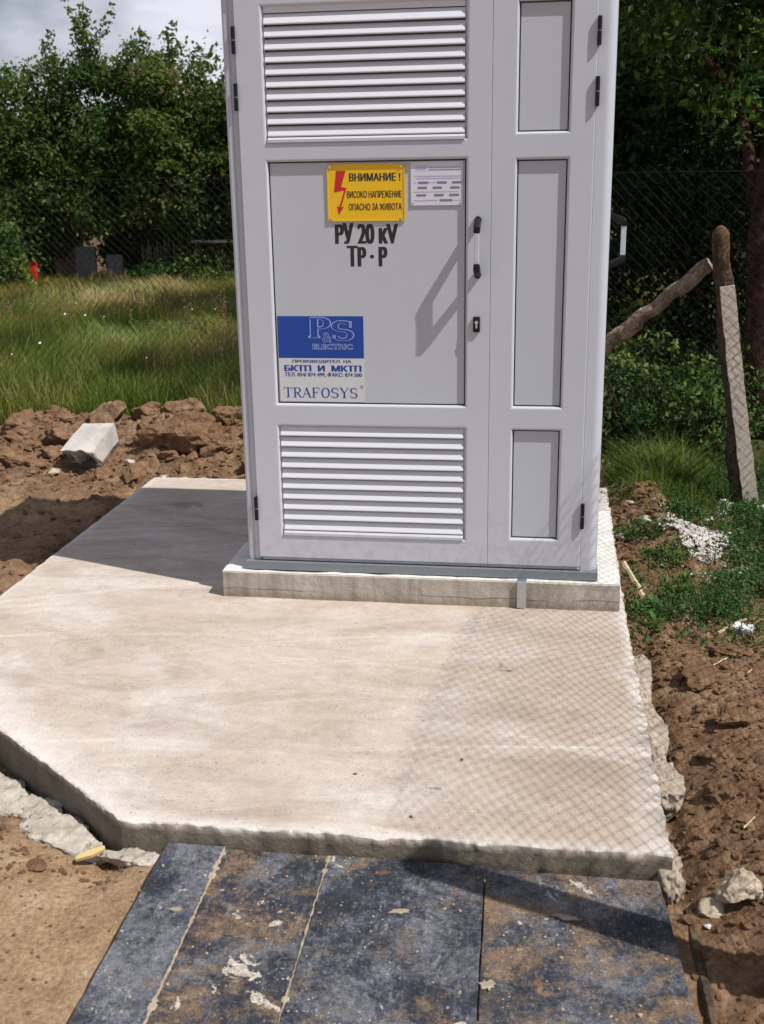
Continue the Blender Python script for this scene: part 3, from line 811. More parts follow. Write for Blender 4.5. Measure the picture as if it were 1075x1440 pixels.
# ------------------------------------------------------------------ plinth
def rough_box(x0, x1, y0, y1, z0, z1, step, amp, seed):
    vs_, fs = [], []; bm = bmesh.new()
    bmesh.ops.create_cube(bm, size=1)
    for v in bm.verts: v.co = Vector(((x0 + x1) / 2 + v.co.x * (x1 - x0), (y0 + y1) / 2 + v.co.y * (y1 - y0), (z0 + z1) / 2 + v.co.z * (z1 - z0)))
    bmesh.ops.bevel(bm, geom=bm.edges[:], offset=0.004, segments=2, affect='EDGES')
    for ax, (a, b) in enumerate(((x0, x1), (y0, y1), (z0, z1))):
        t_ = a + step
        while t_ < b - step * .5:
            no = Vector((0, 0, 0)); no[ax] = 1; co = Vector((0, 0, 0)); co[ax] = t_
            bmesh.ops.bisect_plane(bm, geom=bm.verts[:] + bm.edges[:] + bm.faces[:], plane_co=co, plane_no=no); t_ += step
    co = np.array([v.co[:] for v in bm.verts]); bm.normal_update()
    nn = np.array([v.normal[:] for v in bm.verts])
    k = amp * fbm(co[:, 0] * 12, co[:, 1] * 12, co[:, 2] * 12, 5, seed)
    co = co + nn * k[:, None]
    for v, c in zip(bm.verts, co): v.co = c
    return bm
bm = rough_box(-0.745, 0.690, -0.030, 0.875, -0.006, 0.100, 0.02, 0.0028, 3)
me = bpy.data.meshes.new('concrete_plinth'); bm.to_mesh(me); bm.free(); me.materials.append(M_PLINTH)
tag(link('concrete_plinth', me), 'low rough grey concrete plinth under the white cabinet', 'plinth')

# galvanised earthing strap over the plinth
s = MB()
prof_ = [(-0.012, 0.104), (-0.036, 0.104), (-0.040, 0.099), (-0.040, 0.004), (-0.0375, 0.004), (-0.0375, 0.098), (-0.035, 0.1015), (-0.012, 0.1015)]
s.prism([(p[0], p[1]) for p in prof_], 0, 0.334, 0.366)
tag(s.build('earthing_strap', M_STRAP, None, bevel=0), 'shiny bent metal strap running down the plinth face', 'metal strap')

# ------------------------------------------------------------------ cabinet
cab = empty('transformer_cabinet', (0, 0, 0), 'white metal electrical transformer cabinet with louvred double doors on a plinth', 'electrical cabinet')
CT = 2.075
# body with rounded corners (shell walls, hollow inside not seen)
def rounded_post(x_out, y_out, sx, name):
    """corner post: vertical prism with a rounded outer edge"""
    rr = 0.032; poly = []
    w, d = 0.058, 0.085
    cx, cy = x_out - sx * rr, y_out + rr
    for i in range(9):
        a = math.pi / 2 * i / 8
        poly.append((cx + sx * rr * math.sin(a), cy - rr * math.cos(a)))
    poly += [(x_out, y_out + d), (x_out - sx * w, y_out + d), (x_out - sx * w, y_out)]
    if sx < 0: poly = poly[::-1]
    me = MB().prism(poly, 2, 0.136, CT).mesh(name, M_WHITE, smooth=True)
    me.set_sharp_from_angle(angle=math.radians(35))
    return link(name, me, cab)
rounded_post(0.609, 0.008, 1, 'corner_post')
# left post: flat face, shallow groove
lp = MB()
lp.prism([(-0.652, 0.030), (-0.649, 0.016), (-0.642, 0.012), (-0.629, 0.011), (-0.627, 0.0145), (-0.624, 0.0145), (-0.622, 0.011), (-0.606, 0.013), (-0.602, 0.018), (-0.595, 0.020), (-0.595, 0.09), (-0.652, 0.09)], 2, 0.136, CT)
me = lp.mesh('corner_post', M_WHITE, smooth=False); link('corner_post', me, cab)
D = 0.845
for x0, x1 in ((-0.652, -0.594), (0.551, 0.609)):
    MB().box(x0, x1, D - 0.06, D, 0.136, CT).build('corner_post', M_WHITE, cab, bevel=0.006, smooth=True)
MB().box(-0.645, -0.625, 0.0915, D - 0.0615, 0.136, CT).build('side_panel', M_PANEL, cab)
MB().box(0.582, 0.602, 0.0945, D - 0.0615, 0.136, CT).build('side_panel', M_PANEL, cab)
MB().box(-0.5925, 0.5495, D - 0.03, D - 0.01, 0.136, CT).build('back_panel', M_PANEL, cab)
MB().box(-0.5925, 0.5495, 0.06, 0.07, 0.15, CT - .002).build('inner_liner', M_GASKET, cab)
# side door rails on the right side
for z0, z1 in ((0.15, 0.24), (0.64, 0.72), (1.53, 1.60), (1.98, 2.07)):
    MB().box(0.600, 0.611, 0.096, D - 0.063, z0, z1).build('side_rail', M_WHITE, cab, bevel=0.003)
# roof
MB().box(-0.672, 0.629, -0.012, D + 0.02, CT + 0.001, CT + 0.055).build('roof', M_WHITE, cab, bevel=0.006, smooth=True)
MB().box(0.5466, 0.5503, 0.0045, 0.05, 0.152, 2.042).build('door_frame_jamb', M_WHITE, cab)
# head and sill profiles
MB().box(-0.5935, 0.5485, 0.010, 0.0585, 2.043, CT - .0005).build('door_frame_head', M_WHITE, cab, bevel=0.002)
sl = MB(); sl.prism([(0.010, 0.137), (0.004, 0.141), (0.010, 0.150), (0.0585, 0.150), (0.0585, 0.137)], 0, -0.5935, 0.5485)
sl.build('door_frame_sill', M_WHITE, cab)
# grey base channel
bc = MB()
bc.prism([(-0.008, 0.1045), (-0.008, 0.134), (-0.004, 0.1355), (0.03, 0.1355), (0.03, 0.1045)], 0, -0.6555, 0.6125)
bc.build('base_channel', M_GALV, cab)
for xa, xb in ((-0.6555, -0.62), (0.578, 0.6125)): MB().box(xa, xb, 0.0305, D + .005, 0.1045, 0.1345).build('base_channel', M_GALV, cab)

def door_leaf(x0, x1, z0, z1, openings, name='door'):
    """front sheet with rectangular openings, rounded inner beads and returns"""
    b = MB(); yf, yb_ = 0.0, 0.034
    xs = sorted({x0, x1} | {o[0] for o in openings} | {o[1] for o in openings})
    zs = sorted({z0, z1} | {o[2] for o in openings} | {o[3] for o in openings})
    xs = [xs[0], xs[1], xs[-2], xs[-1]]
    def is_open(xa, xb, za, zb):
        return any(o[0] <= xa + 1e-6 and xb <= o[1] + 1e-6 and o[2] <= za + 1e-6 and zb <= o[3] + 1e-6 for o in openings)
    for i in range(len(xs) - 1):
        for j in range(len(zs) - 1):
            if not is_open(xs[i], xs[i+1], zs[j], zs[j+1]):
                b.add([(xs[i], yf, zs[j]), (xs[i+1], yf, zs[j]), (xs[i+1], yf, zs[j+1]), (xs[i], yf, zs[j+1])], [(0, 1, 2, 3)])
    # outer rounded edge
    e = 0.003
    prof = [(0, yf), (e * .3, yf + e * .3), (e * .3, yf + e), (e * .3, yb_)]
    def ring(x0, x1, z0, z1, prof, sgn):
        for (o1, y1), (o2, y2) in zip(prof[:-1], prof[1:]):
            q1 = [(x0 - sgn*o1, y1, z0 - sgn*o1), (x1 + sgn*o1, y1, z0 - sgn*o1), (x1 + sgn*o1, y1, z1 + sgn*o1), (x0 - sgn*o1, y1, z1 + sgn*o1)]
            q2 = [(x0 - sgn*o2, y2, z0 - sgn*o2), (x1 + sgn*o2, y2, z0 - sgn*o2), (x1 + sgn*o2, y2, z1 + sgn*o2), (x0 - sgn*o2, y2, z1 + sgn*o2)]
            b.add(q1 + q2, [(0, 4, 5, 1), (1, 5, 6, 2), (2, 6, 7, 3), (3, 7, 4, 0)])
    ring(x0, x1, z0, z1, prof, 1)
    for o in openings:
        w = 0.0095
        pr = [(-w + w * math.sin(a), 0.0 + 0.0105 * (1 - math.cos(a))) for a in [math.pi / 2 * k / 6 for k in range(7)]]
        pr = [(p[0] + 0.0, p[1]) for p in pr]
        ox = (o[0], o[1], o[2], o[3])
        # bead starts at sheet edge (offset 0) and turns into the opening (offset -w)
        pr = [(-(w * math.sin(a)), 0.0105 * (1 - math.cos(a))) for a in [math.pi / 2 * k / 6 for k in range(7)]] + [(-w, 0.013), (-w, 0.03)]
        ring(*ox, pr, 1)
    me = b.mesh(name, M_WHITE, smooth=True); me.set_sharp_from_angle(angle=math.radians(30))
    return link(name, me, cab)
# openings grown by the bead width so the visible edge matches
W = 0.0095
def op(xa, xb, za, zb): return (xa - W, xb + W, za - W, zb + W)
L_op = [op(-0.514, 0.143, 1.594, 2.004), op(-0.514, 0.143, 0.720, 1.530), op(-0.514, 0.143, 0.240, 0.640)]
R_op = [op(0.307, 0.467, 1.609, 1.992), op(0.307, 0.467, 0.720, 1.524), op(0.307, 0.467, 0.249, 0.638)]
dl = door_leaf(-0.6035, 0.2235, 0.152, 2.042, L_op); dl['label'] = 'wide left door with two louvres'
dr = door_leaf(0.2265, 0.546, 0.152, 2.042, R_op); dr['label'] = 'narrow right door with three plain panels'
# infill panels with black gasket
def infill(xa, xb, za, zb):
    g = MB(); t_ = 0.0042; y = 0.0120
    for (a0, a1, c0, c1) in ((xa, xb, za, za + t_), (xa, xb, zb - t_, zb), (xa, xa + t_, za + t_, zb - t_), (xb - t_, xb, za + t_, zb - t_)):
        g.box(a0, a1, y, y + 0.006, c0, c1)
    p = MB().box(xa + .0005, xb - .0005, 0.0135, 0.02, za + .0005, zb - .0005).build('door_panel', M_PANEL, cab)
    g.build('gasket', M_GASKET, p)
infill(-0.514, 0.143, 0.720, 1.530)
infill(0.307, 0.467, 1.609, 1.992); infill(0.307, 0.467, 0.720, 1.524); infill(0.307, 0.467, 0.249, 0.638)
# louvres
def louvre(xa, xb, za, zb, first=0.0):
    fr = MB()
    t_ = 0.004
    for a0, a1 in ((xa, xa + t_), (xb - t_, xb)): fr.box(a0, a1, 0.0125, 0.028, za, zb)
    fr.prism([(-0.004, za - .003), (-0.004, za + 0.006), (0.004, za + 0.0125), (0.026, za + 0.0125), (0.026, za - .003)], 0, xa + t_ + .0005, xb - t_ - .0005)
    fo = fr.build('louvre', M_WHITE, cab); 
    MB().box(xa + .005, xb - .005, 0.040, 0.043, za, zb).build('insect_screen', M_GALV, fo)
    n = 10; pitch = (zb - za - 0.0125 - first) / n
    poly = [(0.0275, 0.036), (0.0245, 0.036), (0.0215, 0.0335), (0.0035, 0.0085), (0.0025, 0.006), (0.0035, 0.0035), (0.0065, 0.0025), (0.0095, 0.0035), (0.0075, 0.008), (0.0245, 0.032), (0.0275, 0.0325)]
    poly = [(0.0025 + (p[0] - 0.0025) * .62, p[1]) for p in poly]
    sc_ = pitch / 0.0385
    me = MB().prism([(p[0], p[1] * sc_) for p in poly], 0, xa + t_ + .001, xb - t_ - .001).mesh('slat', M_SLAT)
    for i in range(n):
        link('slat', me, fo, (0, 0, za + 0.0125 + i * pitch))
    if first:
        MB().box(xa + t_ + .001, xb - t_ - .001, 0.010, 0.014, zb - first, zb).build('closing_strip', M_SLAT, fo)
louvre(-0.514, 0.143, 1.594, 2.004, 0.018)
louvre(-0.514, 0.143, 0.240, 0.640)
# hinges
def hinge(x, z0, z1, sx):
    h = MB(); h.tube([(x, -0.006, z0), (x, -0.006, z1)], 0.0068, 10)
    h.box(x - 0.004, x + 0.004, -0.004, 0.0155, z0 + 0.002, z1 - 0.002)
    o = h.build('hinge', M_BLACK, cab)
    MB().tube([(x, -0.0062, (z0 + z1) / 2 - .0012), (x, -0.0062, (z0 + z1) / 2 + .0012)], 0.0072, 10).build('hinge_ring', M_GALV, o)
for z0, z1 in ((1.866, 1.948), (1.692, 1.776), (0.292, 0.378)): hinge(-0.6085, z0, z1, -1)
for z0, z1 in ((1.858, 1.942), (1.680, 1.768), (0.294, 0.384)): hinge(0.5525, z0, z1, 1)
# pull handles
def handle(loc, rz):
    root = link('door_handle', None, cab, loc, (0, 0, rz))
    # local: -y points out of the surface
    for s_ in (1, -1):
        m = MB()
        # foot on the surface, arm out to the bar
        m.tube([(0, 0.0, s_ * 0.088), (0, -0.006, s_ * 0.088)], 0.0125, 14)
        pr = [(0.0, s_ * 0.098), (0.0, s_ * 0.078), (-0.046, s_ * 0.052), (-0.062, s_ * 0.048), (-0.062, s_ * 0.070), (-0.052, s_ * 0.078)]
        if s_ < 0: pr = pr[::-1]
        m.prism(pr, 0, -0.0105, 0.0105)
        o = m.build('handle_mount', M_BLACK, root, bevel=0.003, smooth=True)
        MB().tube([(0, -0.0605, s_ * 0.085), (0, -0.064, s_ * 0.085)], 0.0045, 8)
        MB().tube([(0, -0.006, s_ * 0.0885), (0, -0.0085, s_ * 0.0885)], 0.004, 8)
    MB().prism([(-0.0615, -0.0488), (-0.0615, 0.0488), (-0.0445, 0.0488), (-0.0445, -0.0488)], 0, -0.0075, 0.0075).build('handle_grip', M_WHITE, root, bevel=0.0015)
    return root
hd = handle((0.183, 0.0, 1.250), 0)
hd2 = handle((0.611, 0.24, 1.255), math.pi / 2); hd2['label'] = 'handle on the side door at the right'
# lock
m = MB(); m.box(0.1695, 0.1925, -0.009, 0.0, 0.973, 1.025)
lk = m.build('lock', M_BLACK, cab, bevel=0.003, smooth=True)
c_ = MB(); c_.tube([(0.181, -0.0085, 1.006), (0.181, -0.0125, 1.006)], 0.0058, 14); c_.box(0.1782, 0.1838, -0.0122, -0.0085, 0.987, 1.004)
c_.build('lock_cylinder', M_ALU, lk)

# ------------------------------------------------------------------ lettering
def text_mesh(body, mat, x0, x1, z0, z1, y, bold=0.0, depth=0.0, name='lettering', ring=False):
    """lettering filling the box x0..x1, z0..z1 on the plane y, facing -Y; weight added by close overprints"""
    cu = bpy.data.curves.new(name, 'FONT'); cu.body = body; cu.size = 1.0; cu.resolution_u = 4
    tmp = bpy.data.objects.new('tmp_text', cu); COL.objects.link(tmp)
    dg = bpy.context.evaluated_depsgraph_get()
    me = bpy.data.meshes.new_from_object(tmp.evaluated_get(dg))
    bpy.data.objects.remove(tmp); bpy.data.curves.remove(cu)
    me.calc_loop_triangles()
    n = len(me.vertices); co = np.zeros(n * 3, np.float32); me.vertices.foreach_get('co', co); co = co.reshape(-1, 3)
    m = len(me.loop_triangles); tri = np.zeros(m * 3, np.int32); me.loop_triangles.foreach_get('vertices', tri); tri = tri.reshape(-1, 3)
    bpy.data.meshes.remove(me)
    mn, mx = co.min(0), co.max(0); k = max(bold, 0)
    sx, sz = (x1 - x0 - 2 * k * (z1 - z0)) / (mx[0] - mn[0]), (z1 - z0 - (2 * k * (z1 - z0) if ring else 0)) / (mx[1] - mn[1])
    base = np.column_stack([x0 + k * (z1 - z0) + (co[:, 0] - mn[0]) * sx, np.full(n, y), z0 + (k * (z1 - z0) if ring else 0) + (co[:, 1] - mn[1]) * sz])
    b_ = k * (z1 - z0)
    offs = [(0, 0)] if b_ == 0 else ([(-b_, 0), (-b_/2, 0), (0, 0), (b_/2, 0), (b_, 0)] if not ring else [(math.cos(a) * b_, math.sin(a) * b_) for a in [j * math.pi / 4 for j in range(8)]])
    V = []; F_ = []
    for i, (dx, dz) in enumerate(offs):
        q = base.copy(); q[:, 0] += dx; q[:, 2] += dz; q[:, 1] -= i * 3e-5; V.append(q); F_.append(tri + i * n)
    return mesh_np(name, np.concatenate(V), np.concatenate(F_), mat)
def put_text(body, mat, x0, x1, z0, z1, y, parent, **k):
    return link('lettering', text_mesh(body, mat, x0, x1, z0, z1, y, **k), parent)

# serif letters drawn as strokes whose weight depends on direction
SERIF = {
 'T': ([[(.5, 0), (.5, 1)], [(.04, .97), (.96, .97)]], [(.5, 0, .22)], [[(.06, .97), (.04, .76)], [(.94, .97), (.96, .76)]]),
 'R': ([[(.22, 0), (.22, 1)], [(.05, .975), (.5, .975)], 'R', [(.45, .48), (.88, .03)], [(.22, .49), (.5, .49)]], [(.22, 0, .2), (.9, 0, .12)], []),
 'P': ([[(.25, 0), (.25, 1)], [(.05, .975), (.5, .975)], 'R', [(.25, .49), (.5, .49)]], [(.25, 0, .22)], []),
 'A': ([[(.08, .02), (.5, 1)], [(.46, 1), (.86, .02)], [(.2, .36), (.72, .36)]], [(.08, 0, .13), (.86, 0, .16)], []),
 'F': ([[(.22, 0), (.22, 1)], [(.05, .975), (.88, .975)], [(.22, .52), (.62, .52)]], [(.22, 0, .2)], [[(.87, .98), (.89, .76)], [(.62, .64), (.62, .40)]]),
 'O': (['O'], [], []),
 'S': (['S'], [], [[(.84, .97), (.84, .70)], [(.12, .03), (.12, .30)]]),
 'Y': ([[(.5, 0), (.5, .5)], [(.5, .48), (.12, .98)], [(.5, .48), (.9, .98)]], [(.5, 0, .2), (.12, .975, .13), (.9, .975, .11)], []),
}
def arc(cx, cy, rx, ry, a0, a1, n=14):
    return [(cx + rx * math.cos(math.radians(a0 + (a1 - a0) * i / n)), cy + ry * math.sin(math.radians(a0 + (a1 - a0) * i / n))) for i in range(n + 1)]
def serif_letter(ch, grow=0.0, thick=0.17, thin=0.055):
    polys = []
    strokes, sers, ticks = SERIF[ch]
    paths = []
    for s_ in strokes:
        if s_ == 'O': paths.append(arc(.5, .5, .40, .49, 0, 360, 26))
        elif s_ == 'R': paths.append(arc(.48, .732, .32, .243, 90, -90, 14))
        elif s_ == 'S': paths.append(arc(.48, .745, .31, .235, 40, 245, 14) + arc(.50, .26, .33, .24, 75, -145, 16))
        else: paths.append(s_)
    for p in paths:
        if len(p) == 2: d = (p[1][0] - p[0][0], p[1][1] - p[0][1]); 
        L, R_ = [], []
        for i in range(len(p)):
            a = p[max(i - 1, 0)]; b = p[min(i + 1, len(p) - 1)]
            dx, dy = b[0] - a[0], b[1] - a[1]; l_ = math.hypot(dx, dy) or 1; dx /= l_; dy /= l_
            k = abs(dy)
            if len(p) == 2 and dx * dy > 0.01: k = 0.25          # thin rising diagonals
            w = (thin + (thick - thin) * k ** 1.5) / 2 + grow
            L.append((p[i][0] - dy * w, p[i][1] + dx * w)); R_.append((p[i][0] + dy * w, p[i][1] - dx * w))
        for i in range(len(p) - 1): polys.append([L[i], L[i+1], R_[i+1], R_[i]])
    g = grow
    for x, y, w in sers: polys.append([(x - w - g, y - .0 - g), (x + w + g, y - g), (x + w + g, y + .05 + g), (x - w - g, y + .05 + g)])
    for (a, b) in ticks: polys.append([(a[0] - .03 - g, a[1] + g), (a[0] + .03 + g, a[1] + g), (b[0] + .02 + g, b[1] - g), (b[0] - .02 - g, b[1] - g)])
    return polys
def serif_text(body, mat, x0, x1, z0, z1, y, parent, grow=0.0, gap=0.06, **kw):
    v, f = [], []; wid = (x1 - x0) / (len(body) + gap * (len(body) - 1)); k = 0
    for i, ch in enumerate(body):
        ox = x0 + i * wid * (1 + gap)
        for pl in serif_letter(ch, grow, **kw):
            b = len(v); v += [(ox + p[0] * wid, y - k * 4e-6, z0 + p[1] * (z1 - z0)) for p in pl]; f.append((b, b+1, b+2, b+3)); k += 1
    me = bpy.data.meshes.new('lettering'); me.from_pydata(v, [], f); me.materials.append(mat)
    return link('lettering', me, parent)

# yellow warning plate (enamel, slightly raised rim)
PY = 0.0135                                              # face of the panel
wp = MB(); wp.box(-0.317, -0.058, PY - 0.0036, PY - 0.0016, 1.338, 1.520)
for a in ((-0.317, -0.058, 1.338, 1.3415), (-0.317, -0.058, 1.5165, 1.520), (-0.317, -0.3135, 1.3417, 1.5163), (-0.0615, -0.058, 1.3417, 1.5163)):
    wp.box(a[0], a[1], PY - 0.0052, PY - 0.0037, a[2], a[3])
ws = wp.build('warning_sign', M_YEL, cab); ws['label'] = 'yellow high voltage warning plate'
YT = PY - 0.0041
for q in ((-0.306, 1.511), (-0.070, 1.511), (-0.306, 1.347), (-0.070, 1.347)):
    MB().tube([(q[0], YT, q[1]), (q[0], YT - .003, q[1])], 0.0042, 10).build('screw', M_ALU, ws)
put_text('ВНИМАНИЕ !', M_INK, -0.243, -0.072, 1.4655, 1.4905, YT, ws, bold=0.045)
put_text('ВИСОКО НАПРЕЖЕНИЕ', M_INK, -0.2515, -0.0685, 1.4125, 1.4345, YT, ws, bold=0.02)
put_text('ОПАСНО ЗА ЖИВОТА', M_INK, -0.2465, -0.0685, 1.3725, 1.3945, YT, ws, bold=0.02)
bz = [(-0.286, 1.499), (-0.254, 1.499), (-0.270, 1.4475), (-0.252, 1.4445), (-0.2715, 1.383), (-0.262, 1.385), (-0.2805, 1.3575), (-0.286, 1.388), (-0.2775, 1.384), (-0.2605, 1.4365), (-0.2945, 1.4310)]
bo = MB(); bo.v = [(p[0], YT, p[1]) for p in bz]; bo.f = [tuple(range(len(bz)))]
bme = bpy.data.meshes.new('lightning_symbol'); bme.from_pydata(bo.v, [], bo.f); bme.materials.append(M_RED); link('lightning_symbol', bme, ws)

# black lettering on the panel
put_text('PУ 20 кV', M_INK, -0.296, -0.082, 1.264, 1.332, PY - .0004, cab, bold=0.054)
put_text('ТP · P', M_INK, -0.257, -0.119, 1.190, 1.258, PY - .0004, cab, bold=0.054)

# white rating plate with rows of stamped data
rp = MB().box(-0.038, 0.132, PY - 0.004, PY - 0.0008, 1.386, 1.5235).build('rating_plate', M_PLATE, cab); rp['label'] = 'white rating plate with small print'
RY = PY - 0.0044
g_ = MB(); p_ = MB()
def strip(mb, xa, xb, zc, h): mb.add([(xa, RY, zc - h/2), (xb, RY, zc - h/2), (xb, RY, zc + h/2), (xa, RY, zc + h/2)], [(0, 1, 2, 3)])
rr_ = random.Random(3)
for x0_, x1_, zc in ((-0.014, 0.019, 1.4575), (0.048, 0.080, 1.4575), (0.097, 0.128, 1.4575), (-0.016, 0.015, 1.4415), (0.034, 0.064, 1.4415), (0.091, 0.122, 1.4415),
                     (-0.020, 0.012, 1.418), (0.038, 0.070, 1.418), (0.088, 0.120, 1.418), (0.056, 0.098, 1.4015)):
    strip(g_, x0_, x1_, zc, 0.007)
def dashes(mb, xa, xb, zc, h):
    x = xa
    while x < xb:
        w_ = rr_.uniform(.002, .007); strip(mb, x, min(x + w_, xb), zc, h); x += w_ + .0012
dashes(g_, 0.022, 0.128, 1.4975, 0.0035); dashes(p_, 0.022, 0.128, 1.505, 0.003); dashes(p_, -0.027, 0.128, 1.478, 0.003); dashes(p_, -0.02, 0.128, 1.471, 0.003)
dashes(p_, 0.020, 0.046, 1.4575, .002); dashes(p_, -0.028, -0.017, 1.4575, .002); dashes(p_, -0.028, 0.118, 1.4285, .0025); dashes(p_, -0.028, 0.05, 1.4015, .0035); dashes(p_, 0.1, 0.126, 1.4015, .002)
for a in ((-0.026, 0.016, 1.511, .001), (-0.026, 0.016, 1.494, .001)): strip(p_, *a)
dashes(p_, -0.022, 0.012, 1.5025, .008)
for mb, mt in ((g_, M_GREYINK), (p_, M_PALEINK)):
    me = bpy.data.meshes.new('small_print'); me.from_pydata(mb.v, [], mb.f); me.materials.append(mt); link('small_print', me, rp)['kind'] = 'stuff'
for q in ((-0.031, 1.516), (0.125, 1.516), (-0.031, 1.3935), (0.125, 1.3935)):
    MB().tube([(q[0], RY, q[1]), (q[0], RY - .0015, q[1])], 0.003, 8).build('rivet', M_ALU, rp)

# maker's sticker
ms = MB().box(-0.5060, -0.2050, PY - 0.0012, PY - 0.0006, 0.7265, 0.8785).build('maker_sticker', M_STICK, cab); ms['label'] = 'sticker with blue header and blue lettering'
MB().box(-0.5060, -0.2060, PY - 0.0012, PY - 0.0006, 0.8795, 1.0235).build('blue_field', M_BLUE, ms)
SY = PY - 0.0016
# outlined P & S ELECTRIC
serif_text('P', M_LBLUE, -0.398, -0.316, 0.951, 1.018, SY, ms, grow=0.035, thick=0.30, thin=.06)
serif_text('P', M_BLUE, -0.398, -0.316, 0.951, 1.018, SY - .0006, ms, grow=-0.012, thick=0.30, thin=.075)
serif_text('S', M_LBLUE, -0.318, -0.238, 0.943, 1.006, SY, ms, grow=0.035, thick=0.28, thin=.09)
serif_text('S', M_BLUE, -0.318, -0.238, 0.943, 1.006, SY - .0006, ms, grow=-0.012, thick=0.28, thin=.11)
put_text('&', M_LBLUE, -0.350, -0.318, 0.934, 0.968, SY - .0010, ms, bold=0.05, ring=True)
put_text('&', M_BLUE, -0.348, -0.320, 0.936, 0.966, SY - .0014, ms)
put_text('ELECTRIC', M_LBLUE, -0.386, -0.244, 0.908, 0.929, SY, ms, bold=0.09, ring=True)
put_text('ELECTRIC', M_BLUE, -0.3842, -0.2458, 0.9098, 0.9272, SY - .0006, ms)
put_text('ПРОИЗВОДИТЕЛ  НА', M_BLUE, -0.4580, -0.2500, 0.8615, 0.8735, SY, ms, bold=0.07)
put_text('БКТП  И  МКТП', M_BLUE, -0.4880, -0.2150, 0.8335, 0.8545, SY, ms, bold=0.10)
put_text('ТЕЛ. 054/ 874 499, ФАКС: 874 500', M_BLUE, -0.4870, -0.2140, 0.8135, 0.8295, SY, ms, bold=0.04)
serif_text('TRAFOSYS', M_BLUE, -0.4930, -0.2280, 0.7410, 0.7760, SY, ms)
put_text('©', M_BLUE, -0.2210, -0.2090, 0.7740, 0.7860, SY, ms)

# ------------------------------------------------------------------ formwork boards
BZ = -0.045
bx = [(-0.449, -0.308, 0, -.430, -.286), (-0.304, -0.053, 0, -.282, -.034), (-0.048, 0.3135, 0, -.030, .350), (0.3175, 0.708, 0, .354, .800)]
blabs = ['narrowest leftmost plywood board with bluish scuffs', 'second plywood board from the left with brown mud and white dribbles',
         'dark navy plywood board, third from the left', 'widest plywood board at the right crossed by a post shadow']
for i, (xa, xb, _, xc, xd) in enumerate(bx):
    ya = -1.543 - (0.004, 0.012, 0.008, 0.016)[i]; yb_ = -2.75
    # outline with slightly worn, wavy edges
    b = MB(); n = 26; rr_ = random.Random(40 + i)
    Lf = [(xa + (xc - xa) * k / n + rr_.uniform(-.0014, .0014), ya + (yb_ - ya) * k / n) for k in range(n + 1)]
    Rt = [(xb + (xd - xb) * k / n + rr_.uniform(-.0014, .0014), ya + (yb_ - ya) * k / n) for k in range(n + 1)]
    topz = BZ + (0.0, -.001, .0005, -.0015)[i]
    vs_ = []; fs = []
    for k in range(n + 1):
        for (q, z) in ((Lf[k], topz - .018), (Lf[k], topz - .0015), ((Lf[k][0] + .0015, Lf[k][1]), topz), ((Rt[k][0] - .0015, Rt[k][1]), topz), (Rt[k], topz - .0015), (Rt[k], topz - .018)):
            vs_.append((q[0], q[1], z))
    for k in range(n):
        for j in range(5): fs.append((k*6+j, k*6+j+1, (k+1)*6+j+1, (k+1)*6+j))
        fs.append((k*6+5, k*6, (k+1)*6, (k+1)*6+5))
    fs += [tuple(range(6)), tuple(range(n*6, n*6+6))]
    b.add(vs_, fs)
    o = b.build('formwork_board', M_BOARDS[i])
    tag(o, blabs[i], 'board', 'formwork boards in front of the slab')
    # mud dried in the joint to the next board
    if i < 2:
        m = MB(); n = 240; p = []
        tt_ = np.linspace(0, 1, n + 1); wn_ = fbm(tt_ * 30, tt_ * 0 + i * 7, oct=4, seed=61, gain=.7)
        for k in range(n + 1):
            t_ = k / n; x = xb + (xd - xb) * t_ + .002; y = ya + (yb_ - ya) * t_
            p.append((x + .0012 * float(wn_[(k * 3) % n]), y, max(.0012, (0.0034, 0.0020)[i] + .0032 * float(wn_[k]) + (.006 if wn_[k] > .95 else 0))))
        vs_ = []
        for x, y, w_ in p:
            zt = BZ + rr_.uniform(.0004, .0025)
            vs_ += [(x - w_, y, BZ - .004), (x - w_ * .4, y, zt), (x + w_ * .5, y, zt), (x + w_, y, BZ - .004)]
        m.add(vs_, [(k*4+j, k*4+j+1, (k+1)*4+j+1, (k+1)*4+j) for k in range(n) for j in range(3)])
        q = m.build('joint_mud', M_MORTAR, o)
# flakes and crumbs lying on the boards, uncountable
r = np.random.default_rng(9)
n = 420
x = r.uniform(-.47, .72, n); y = r.uniform(-2.3, -1.56, n); s = 0.002 + 0.010 * r.random(n) ** 4
me = scatter_rocks('mortar_crumbs', zip(x, y, np.full(n, BZ - .0005)), s, M_MORTAR, 5, sub=1, sink=0.3, flat=.3)
tag(link('mortar_crumbs', me), 'crumbs of dried mortar and mud strewn on the boards', 'crumbs', kind='stuff')
# larger flakes
for i, (x, y, a, b_, lab) in enumerate([(0.085, -1.61, .05, .015, 'long brown mud flake on the third board near the slab'), (-0.345, -1.80, .04, .016, 'pale mortar flake across the first joint'),
                                  (0.14, -1.745, .06, .022, 'pale broad mortar flake on the third board'), (0.50, -1.72, .07, .018, 'long pale flake on the widest board'),
                                  (0.345, -1.955, .04, .035, 'pinkish chip at the left edge of the widest board')]):
    rf = random.Random(600 + i); m = MB(); nn = 18
    pol = [(math.cos(6.283 * k / nn) * a * .5 * rf.uniform(.45, 1.05), math.sin(6.283 * k / nn) * b_ * .5 * rf.uniform(.45, 1.1)) for k in range(nn)]
    m.prism(pol, 2, 0, .0035)
    o = m.build('mortar_flake', M_CLOD if i == 0 else M_MORTAR, bevel=.0012); o.location = (x, y, BZ + .0005); o.rotation_euler = (0, 0, rf.uniform(-.25, .25))
    tag(o, lab, 'mortar flake')
